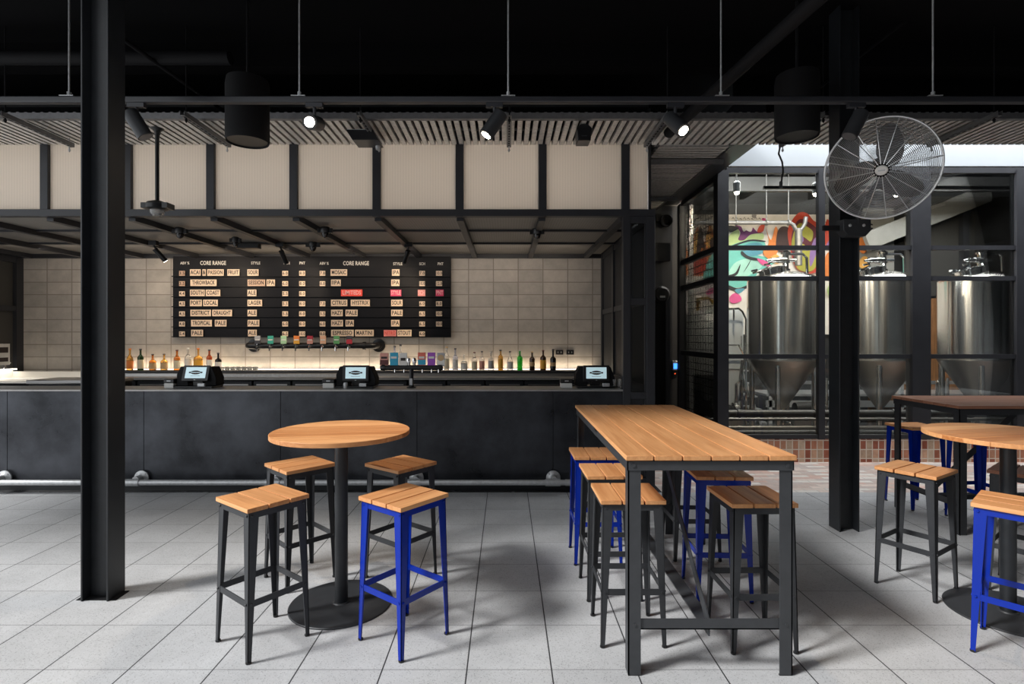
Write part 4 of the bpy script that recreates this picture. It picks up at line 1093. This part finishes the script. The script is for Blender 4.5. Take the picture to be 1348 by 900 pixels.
# ------------------------------------------------------------------ brewery: tanks
def tank(px, d, label, r=.51):
    t = thing('fermentation_tank', label, 'brewing tank', ((px-CX)*d/FPX, d, 0), 0, 'fermentation tanks')
    zb_, zt_ = 1.235, 2.45
    MB().lathe([(r, zb_), (r, zt_)], n=72).build('shell', 'stainless', t)
    m = MB().lathe([(r*1.006, zt_-.02), (r*1.006, zt_), (r*.97, zt_+.035), (r*.8, zt_+.085), (r*.5, zt_+.13), (r*.2, zt_+.15), (0, zt_+.152)], n=64); m.build('dome', 'stainless', t)
    MB().lathe([(r*1.004, zb_-.012), (r*1.004, zb_+.012)], n=64).build('seam_band', 'stainless_dull', t)
    MB().lathe([(.05, .47), (.065, .50), (r*.985, zb_-.03), (r, zb_)], n=64).build('cone', 'stainless_dull', t)
    m = MB().lathe([(.035, .22), (.035, .30), (.055, .31), (.055, .33), (.04, .34), (.05, .47)], n=20); m.tube([(0, 0, .25), (.1, -.05, .25), (.16, -.08, .16)], .022, 10)
    m.build('outlet', 'chrome', t)
    for k in range(4):
        a = R(45+90*k+10); x, y = .44*math.cos(a), .44*math.sin(a)
        lg = MB().tube([(x, y, .03), (x, y, 1.16)], .042, 16).build('leg', 'stainless', t)
        MB().lathe([(.06, 0), (.06, .02), (.045, .03)], (x, y, 0), 14).build('foot', 'stainless_dull', lg)
    # manway on the lid, tipped to the front left
    mt = Matrix.Translation((-.22, -.12, zt_+.125)) @ Matrix.Rotation(R(-12), 4, 'Y')
    m = MB().lathe([(.19, -.05), (.19, .03), (.21, .035), (.21, .055), (.17, .075), (.05, .085), (0, .086)], n=32).xf(mt); mw = m.build('manway', 'chrome', t)
    m = MB().tube([(-.30, -.02, .05), (-.12, -.02, .07), (.0, -.02, .1)], .016, 8).lathe([(.05, .0), (.05, .03)], (-.27, -.02, .07), 8).lathe([(.045, .06), (.05, .09)], (-.08, -.06, .06), 8).xf(mt); m.build('clamp', 'chrome', mw)
    # relief valve pipework
    m = MB().tube([(.05, 0, zt_+.14), (.05, 0, zt_+.42)], .045, 14).lathe([(.065, zt_+.16), (.065, zt_+.19)], (.05, 0, 0), 16).lathe([(.062, zt_+.28), (.062, zt_+.31)], (.05, 0, 0), 16).lathe([(.07, zt_+.42), (.07, zt_+.45), (.03, zt_+.48)], (.05, 0, 0), 16)
    m.tube([(.05, 0, zt_+.33), (-.08, -.02, zt_+.33)], .05, 14); m.tube([(-.08, -.02, zt_+.33), (-.20, -.04, zt_+.32)], .042, 14); m.tube([(-.20, -.04, zt_+.32), (-.27, -.05, zt_+.315)], [.03, .015], 12)
    m.lathe([(.03, -.06), (.03, .06)], (.15, 0, zt_+.33), 12, 'x')
    m.build('relief_valve', 'chrome', t)
    m = MB().tube([(.05, -.03, zt_+.42), (.30, -.03, zt_+.42), (.36, -.03, zt_+.36), (.37, -.03, zt_+.10)], .020, 10); m.tube([(-.30, -.2, zt_+.06), (-.30, -.2, zt_+.16), (-.12, -.18, zt_+.2), (.0, -.1, zt_+.2), (.02, -.05, zt_+.26)], .02, 10)
    m.build('pipe', 'chrome', t)
    MB().tube(arc((.42, 0, zt_+.06), .035, 0, 180, 8), .008, 8).build('lifting_lug', 'chrome', t)
    return t
tk0 = tank(1030, 8.5, 'steel fermentation tank nearest the corner of the brewery glass')
dup(tk0, ((1158-CX)*8.5/FPX, 8.5, 0), None, 'steel fermentation tank half hidden by the right pillar')
dup(tk0, ((1287-CX)*8.5/FPX, 8.5, 0), None, 'steel fermentation tank at far right behind the glass')
# smaller vessel in the far corner
t = thing('brew_kettle', 'smaller steel vessel with brass fittings behind the wire mesh', 'brewing tank', ((930-CX)*10.25/FPX, 10.25, 0))
MB().lathe([(.42, .9), (.42, 1.98), (.40, 2.02), (.15, 2.10), (0, 2.12)], n=48).build('shell', 'kettle_steel', t)
MB().lathe([(.05, .4), (.42, .9)], n=40).build('cone', 'stainless_dull', t)
for k in range(3):
    a = R(30+120*k); MB().tube([(.36*math.cos(a), .36*math.sin(a), 0), (.36*math.cos(a), .36*math.sin(a), .95)], .035, 12).build('leg', 'stainless_dull', t)
MB().tube([(-.2, -.1, 2.05), (-.2, -.1, 2.3), (.0, -.1, 2.3), (.1, -.1, 2.2)], .03, 10).lathe([(.05, 2.2), (.05, 2.24)], (-.2, -.1, 0), 12).tube([(.15, -.1, 2.05), (.15, -.1, 2.22)], .04, 10).build('fittings', 'glass_gold', t)
MB().tube([(.05, -.43, 1.45), (.05, -.43, 1.62)], .045, 12).build('gauge', 'chrome', t)
# pale control cabinet beside the first tank
t = thing('control_cabinet', 'pale grey steel cabinet left of the first tank', 'cabinet', W(968, 470, 9.15))
MB().box(-.16, .14, 0, .4, -1.2, .80).build('body', 'white_machine', t, bevel=.01)
MB().box(-.14, .12, -.012, 0, -.2, .76).build('door', 'white_machine', t, bevel=.006)
MB().box(.08, .10, -.03, -.012, .2, .36).build('handle', 'chrome', t)
# tubular handrail beside it
t = thing('handrail', 'bent steel tube handrail above the pale cabinet', 'handrail', W(966, 410, 8.95))
MB().tube([(-.14, 0, -.0), (-.12, 0, .04), (.08, 0, .05), (.14, 0, 0), (.2, 0, -.12), (.2, 0, -1.9)], .018, 10).tube([(-.1, 0, 0), (-.1, 0, -.2)], .016, 8).tube([(.0, 0, .04), (.0, 0, -.15)], .016, 8).build('rail', 'chrome', t)
MB().tube([(-.2, 0, -.55), (.08, 0, -.55), (.18, 0, -.75)], .014, 8).build('mid_rail', 'chrome', t)
# service steps
t = thing('service_steps', 'pale aluminium steps with sloping stringers behind the first tank', 'steps', W(985, 520, 9.97))
m = MB()
for dy in (0, .55): m.bar((-.26, dy, .80), (.24, dy, -.62), .04, .12, up=(0, 1, 0))
m.build('stringers', 'aluminium', t)
m = MB()
for i in range(6): f = (i+.5)/6; m.box(-.26+.5*f-.08, -.26+.5*f+.14, 0, .55, .80-1.42*f-.012, .80-1.42*f+.012)
m.build('treads', 'galvanised', t)
pf = thing('access_platform', 'low pale platform with cross rails behind the cones of the tanks', 'platform', (4.75, 9.95, 0))
MB().box(0, 4.2, 0, .8, .50, .54).box(0, 4.2, .0, .03, .30, .42).box(0, 4.2, .0, .03, .72, .78).build('deck', 'aluminium', pf)
m = MB()
for i in range(6): m.box(.05+i*.8, .11+i*.8, .0, .06, 0, .78)
m.build('posts', 'galvanised', pf)
# low pipe runs across the brewery floor
def prun(y, z, r, mt, lab, x0=2.95, x1=9.0):
    o = MB().tube([(x0, y, z), (x1, y, z)], r, 14)
    xx = x0+.35
    while xx < x1: o.lathe([(r*1.25, -.02), (r*1.25, .02)], (xx, y, z), 14, 'x'); xx += 1.1
    for xx in (x0+.1, x0+2.6, x1-.2): o.box(xx-.02, xx+.02, y-.02, y+.02, 0, z)
    tag(o.build('process_pipe', mt), lab, 'pipe', 'process pipes in front of the tanks')
prun(7.75, .50, .052, 'charcoal_metal', 'fat dark pipe running in front of the tank legs, topmost of the low pipes')
prun(7.72, .30, .03, 'channel_steel', 'thin steel pipe running just above the brick base inside the glass')
prun(7.9, .20, .04, 'charcoal_metal', 'steel pipe lowest of those in front of the tanks')
prun(8.0, .38, .022, 'channel_steel', 'slim bright pipe between the dark pipe and the lowest pipe')
# clutter behind: pumps and a valve stand
def pump(px, d, lab):
    t = thing('pump', lab, 'pump', ((px-CX)*d/FPX, d, 0), 0, 'pumps under the tanks')
    MB().lathe([(.10, -.18), (.11, -.1), (.11, .12), (.08, .18)], (0, 0, .36), 20, 'x').build('motor', 'charcoal_metal', t)
    MB().lathe([(.14, .0), (.14, .07), (.05, .09)], (.18, 0, .36), 20, 'x').tube([(.24, 0, .36), (.24, 0, .8), (.3, 0, .86), (.34, 0, 1.2)], .025, 10).tube([(.22, -.1, .36), (.22, -.25, .36), (.22, -.25, .9)], .022, 10).build('volute', 'stainless', t)
    MB().box(-.25, .3, -.12, .12, .0, .26).build('stand', 'stainless_dull', t)
    return t
q = pump(1060, 9.35, 'pump standing behind the right leg of the first tank'); dup(q, ((1215-CX)*9.35/FPX, 9.35, 0), None, 'pump standing behind the tanks between the second and third')
dup(q, ((950-CX)*9.0/FPX, 9.0, 0), None, 'pump standing behind the lower side panes of the brewery')
struct(MB().box(7.3, 9.39, 10.9, 11.0, 0, 2.35).build('wall_timber', 'timber_wall'))
# overhead pipe with hangers
t = thing('overhead_pipe', 'steel pipe hung on thin rods in front of the mural', 'pipe', (0, 9.6, 0))
zz = CAMZ+149*9.6/FPX
MB().tube([(2.9, 0, zz), (5.0, 0, zz), (5.06, 0, zz-.04), (5.10, 0, zz-.12), (5.2, 0, zz-.12), (5.26, 0, zz-.02), (5.28, 0, zz+.1)], .035, 12).tube([(5.15, 0, zz-.12), (5.15, 0, zz-.75)], .06, 14).build('pipe', 'channel_steel', t)
for px in (928, 969, 1009, 1038):
    x = (px-CX)*9.6/FPX; MB().tube([(x, 0, zz), (x, 0, 4.7)], .008, 6).lathe([(.05, -.015), (.05, .015)], (x, 0, zz), 12, 'x').build('hanger', 'channel_steel', t)
# pendant lamps on a track inside
tr2 = thing('brewery_track', 'thin black lighting track inside the brewery glass', 'lighting track', (0, 7.3, 0))
zt2 = CAMZ+195*7.3/FPX
MB().box(3.45, 8.5, -.02, .02, zt2-.02, zt2+.02).build('rail', 'black_plastic', tr2)
for px, py, d, lb in ((970, 252, 7.6, 'lit lamp inside the brewery near the glass corner'), (1074, 254, 7.35, 'lit lamp inside the brewery left of the right pillar'), (1180, 255, 7.35, 'lit lamp inside the brewery seen through the wall fan')):
    p = W(px, py, d); t = thing('brewery_lamp', lb, 'lamp', p, 0, 'lamps in the brewery')
    MB().lathe([(.045, -.01), (.05, .12), (.02, .15)], n=16).tube([(0, 0, .15), (0, 0, 4.4-p.z)], .006, 6).build('shade', 'aluminium', t)
    MB().lathe([(0, -.05), (.028, -.035), (.036, 0), (.03, .03)], n=14).build('bulb', 'bulb_glow', t)
# pale raking beam and dark windows at the right of the brewery
m = MB().bar(W(1140, 318, 10.6), W(1380, 222, 10.6), .10, .34, up=(0, 0, 1)); struct(m.build('trim_4', 'grey_render'))
struct(MB().box(6.95, 7.9, 11.1, 11.2, 2.9, 4.2).build('wall_render', 'grey_render'))
m = MB()
for px in (1207, 1268, 1300): x = (px-CX)*10.8/FPX; m.box(x, x+.12, 10.8, 10.9, 0, 4.4)
struct(m.build('window_3', 'frame_steel'))
struct(MB().box(8.0, 9.39, 10.92, 10.95, 2.4, 4.4).build('wall_panel', 'dark_panel'))

# ------------------------------------------------------------------ painted wall behind the tanks: flat colour shapes, layer on layer
MURAL = ['m_white', 'm_orange', 'm_brown', 'm_teal', 'm_lime', 'm_purple', 'm_blue', 'm_red', 'm_maroon', 'm_olive', 'm_violet', 'm_pink', 'm_black', 'm_grey', 'm_yellow', 'm_aqua']
for nm, cc in zip(MURAL, [(.76, .72, .68), (.72, .22, .05), (.05, .022, .02), (.16, .52, .46), (.48, .60, .27), (.16, .03, .14), (.10, .32, .42), (.50, .06, .03), (.10, .015, .025), (.36, .34, .05), (.26, .15, .36),
                          (.72, .10, .30), (.02, .02, .025), (.25, .23, .22), (.80, .42, .10), (.38, .68, .58)]):
    mat(nm, cc, .6, noise=.08, nscale=6)
MD = 11.12
mur = MB(); layer = [0]
def sm(pts, n=5):
    out = []; N = len(pts)
    for i in range(N):
        p0, p1, p2, p3 = (Vector((*pts[(i+j-1) % N], 0)) for j in range(4))
        for k in range(n):
            u = k/n
            q = .5*((2*p1)+(-p0+p2)*u+(2*p0-5*p1+4*p2-p3)*u*u+(-p0+3*p1-3*p2+p3)*u**3); out.append((q.x, q.y))
    return out
def paint(col, pts, smooth=True):
    layer[0] += 1; d = MD-layer[0]*.0015
    pp = sm(pts) if smooth else pts
    mur.mi = MURAL.index(col)
    q = [(((890+x/5.295)-CX)*MD/FPX, CAMZ-((270+y/5.295)-HY)*MD/FPX) for x, y in pp]
    mur.prism(q, 0, .0015, lambda a, b, c: (a, d+c, b))
paint('m_white', [(0, 65), (1330, 65), (1330, 900), (0, 900)], False)
paint('m_grey', [(530, 65), (560, 68), (550, 88), (530, 85)]); paint('m_pink', [(600, 90), (625, 95), (615, 110), (600, 105)])
paint('m_orange', [(40, 470), (60, 300), (95, 330), (115, 230), (150, 150), (165, 230), (190, 300), (205, 215), (235, 140), (262, 210), (275, 330), (240, 420), (190, 490), (120, 490)])
paint('m_yellow', [(120, 330), (130, 240), (150, 180), (150, 300), (150, 350)]); paint('m_yellow', [(205, 250), (228, 160), (250, 250), (262, 300), (225, 310)])
paint('m_brown', [(140, 330), (150, 200), (170, 150), (190, 240), (205, 310), (175, 300), (160, 350)]); paint('m_brown', [(230, 260), (250, 225), (262, 255), (258, 290), (240, 295)])
paint('m_red', [(115, 480), (125, 380), (170, 320), (200, 330), (215, 420), (185, 480)])
paint('m_teal', [(185, 520), (200, 440), (240, 350), (320, 290), (400, 250), (520, 240), (610, 255), (615, 310), (560, 345), (640, 365), (690, 395), (640, 430), (570, 470), (520, 545), (430, 575), (330, 560), (240, 540)])
paint('m_aqua', [(360, 500), (400, 410), (480, 375), (560, 380), (600, 420), (540, 470), (450, 510)])
paint('m_black', [(350, 300), (430, 265), (520, 240), (612, 248), (610, 258), (520, 252), (430, 278), (352, 312)])
paint('m_lime', [(340, 290), (365, 215), (430, 165), (450, 235), (520, 200), (600, 195), (600, 240), (520, 238), (430, 262)])
paint('m_purple', [(410, 145), (450, 150), (470, 185), (520, 150), (560, 185), (600, 195), (520, 205), (470, 245), (430, 240), (445, 190)])
paint('m_white', [(470, 160), (500, 145), (530, 150), (520, 185), (495, 180)])
paint('m_black', [(365, 145), (420, 150), (432, 165), (380, 190), (362, 175)])
paint('m_blue', [(455, 310), (480, 275), (560, 262), (600, 280), (605, 330), (540, 355), (490, 350)])
paint('m_black', [(455, 320), (500, 355), (580, 375), (570, 388), (500, 378), (450, 345)]); paint('m_black', [(465, 470), (520, 375), (500, 420)]); paint('m_black', [(362, 490), (410, 470), (445, 410), (425, 480), (380, 500)])
paint('m_pink', [(560, 375), (610, 385), (660, 425), (600, 420)])
paint('m_black', [(365, 560), (430, 580), (520, 545), (520, 565), (440, 595), (365, 585)])
paint('m_pink', [(370, 640), (400, 615), (440, 630), (450, 665), (400, 685), (372, 672)]); paint('m_blue', [(405, 590), (460, 580), (470, 590), (430, 618)]); paint('m_pink', [(200, 610), (240, 575), (262, 600), (220, 625)])
paint('m_orange', [(600, 330), (640, 265), (620, 165), (655, 245), (690, 150), (715, 250), (700, 330), (650, 380)])
paint('m_red', [(560, 190), (575, 150), (610, 130), (600, 185)])
paint('m_brown', [(690, 300), (700, 190), (735, 150), (780, 165), (795, 230), (780, 300), (730, 330)])
paint('m_yellow', [(640, 380), (690, 345), (720, 380), (700, 410)])
paint('m_red', [(770, 190), (800, 110), (850, 55), (905, 60), (950, 110), (1010, 150), (1020, 260), (1000, 420), (930, 480), (830, 440), (790, 320)])
paint('m_maroon', [(795, 250), (815, 150), (860, 100), (930, 130), (985, 190), (990, 300), (960, 440), (880, 470), (815, 400)])
paint('m_olive', [(800, 300), (810, 200), (850, 130), (900, 150), (945, 190), (930, 255), (880, 225), (855, 260), (920, 290), (985, 320), (960, 440), (890, 465), (830, 430), (865, 350)])
paint('m_violet', [(840, 240), (870, 215), (880, 250), (860, 280), (920, 300), (900, 320), (845, 285)]); paint('m_violet', [(930, 300), (960, 230), (985, 240), (970, 330), (930, 430), (920, 380)])
paint('m_maroon', [(815, 400), (860, 350), (850, 420)]); paint('m_maroon', [(880, 260), (910, 270), (895, 290)])
paint('m_red', [(1020, 190), (1045, 100), (1080, 190), (1075, 290), (1030, 280)]); paint('m_orange', [(1010, 500), (1030, 360), (1070, 330), (1100, 400), (1080, 500)])
paint('m_violet', [(1030, 300), (1065, 235), (1080, 300)]); paint('m_pink', [(960, 470), (1000, 420), (1020, 480)])
paint('m_orange', [(1260, 300), (1285, 180), (1310, 260), (1320, 310), (1290, 340)]); paint('m_yellow', [(1255, 420), (1290, 360), (1330, 380), (1320, 450)])
paint('m_lime', [(1040, 590), (1075, 540), (1110, 600), (1060, 640)])
for i in range(9):                                          # a thin scribbled signature line along the top
    x = 380+i*26; paint('m_black', [(x, 100), (x+8, 86+(i % 3)*5), (x+18, 104), (x+17, 107), (x+8, 91+(i % 3)*5), (x+1, 103)], False)
struct(mur.build('wall_mural', MURAL, smooth=False))

# ------------------------------------------------------------------ lamps of the room and added fill lights
for p in sp_pts: pass
spot(sp_pts[0], (-4.6, BB, 2.2), 30, 95); spot(sp_pts[1], (-3.7, BB, 2.2), 45, 95); spot(sp_pts[2], (-2.2, BB, 1.9), 45, 95)
area((-2.25, 8.40, 1.10), (0, .10, 1), 13, 7.2, .03, (1, .84, .64))
# light box behind the ribbed canopy panels, unseen fill light added over the brewery
area((-3.0, 6.6, 3.28), (0, -1, 0), 84, 9.0, .5, (1, .97, .94))
area((5.9, 8.4, 4.6), (0, .55, -1), 420, 6.0, 1.0, (1, .97, .92))
area((6.2, 6.2, 4.9), (0, -.05, -1), 200, 7.0, .8, (.95, .98, 1))  # added light standing in for open sky above the lane
area((-3.0, 7.5, 2.78), (0, .75, -.65), 18, 8.0, .08, (1, .86, .72))  # added wash to brighten the tiled wall, no fixture behind it
spot(L2[0], L2[0]+L2[1], 60, 70); spot(L3[0], L3[0]+L3[1], 60, 60); spot(L4[0], L4[0]+L4[1], 60, 60)
for px, py, d in ((970, 256, 7.6), (1074, 258, 7.35), (1180, 259, 7.35)):
    p = W(px, py, d); spot(p+Vector((0, 0, -.08)), p+Vector((0, .7, -.9)), 130, 165, (1, .82, .6), .3, .04)
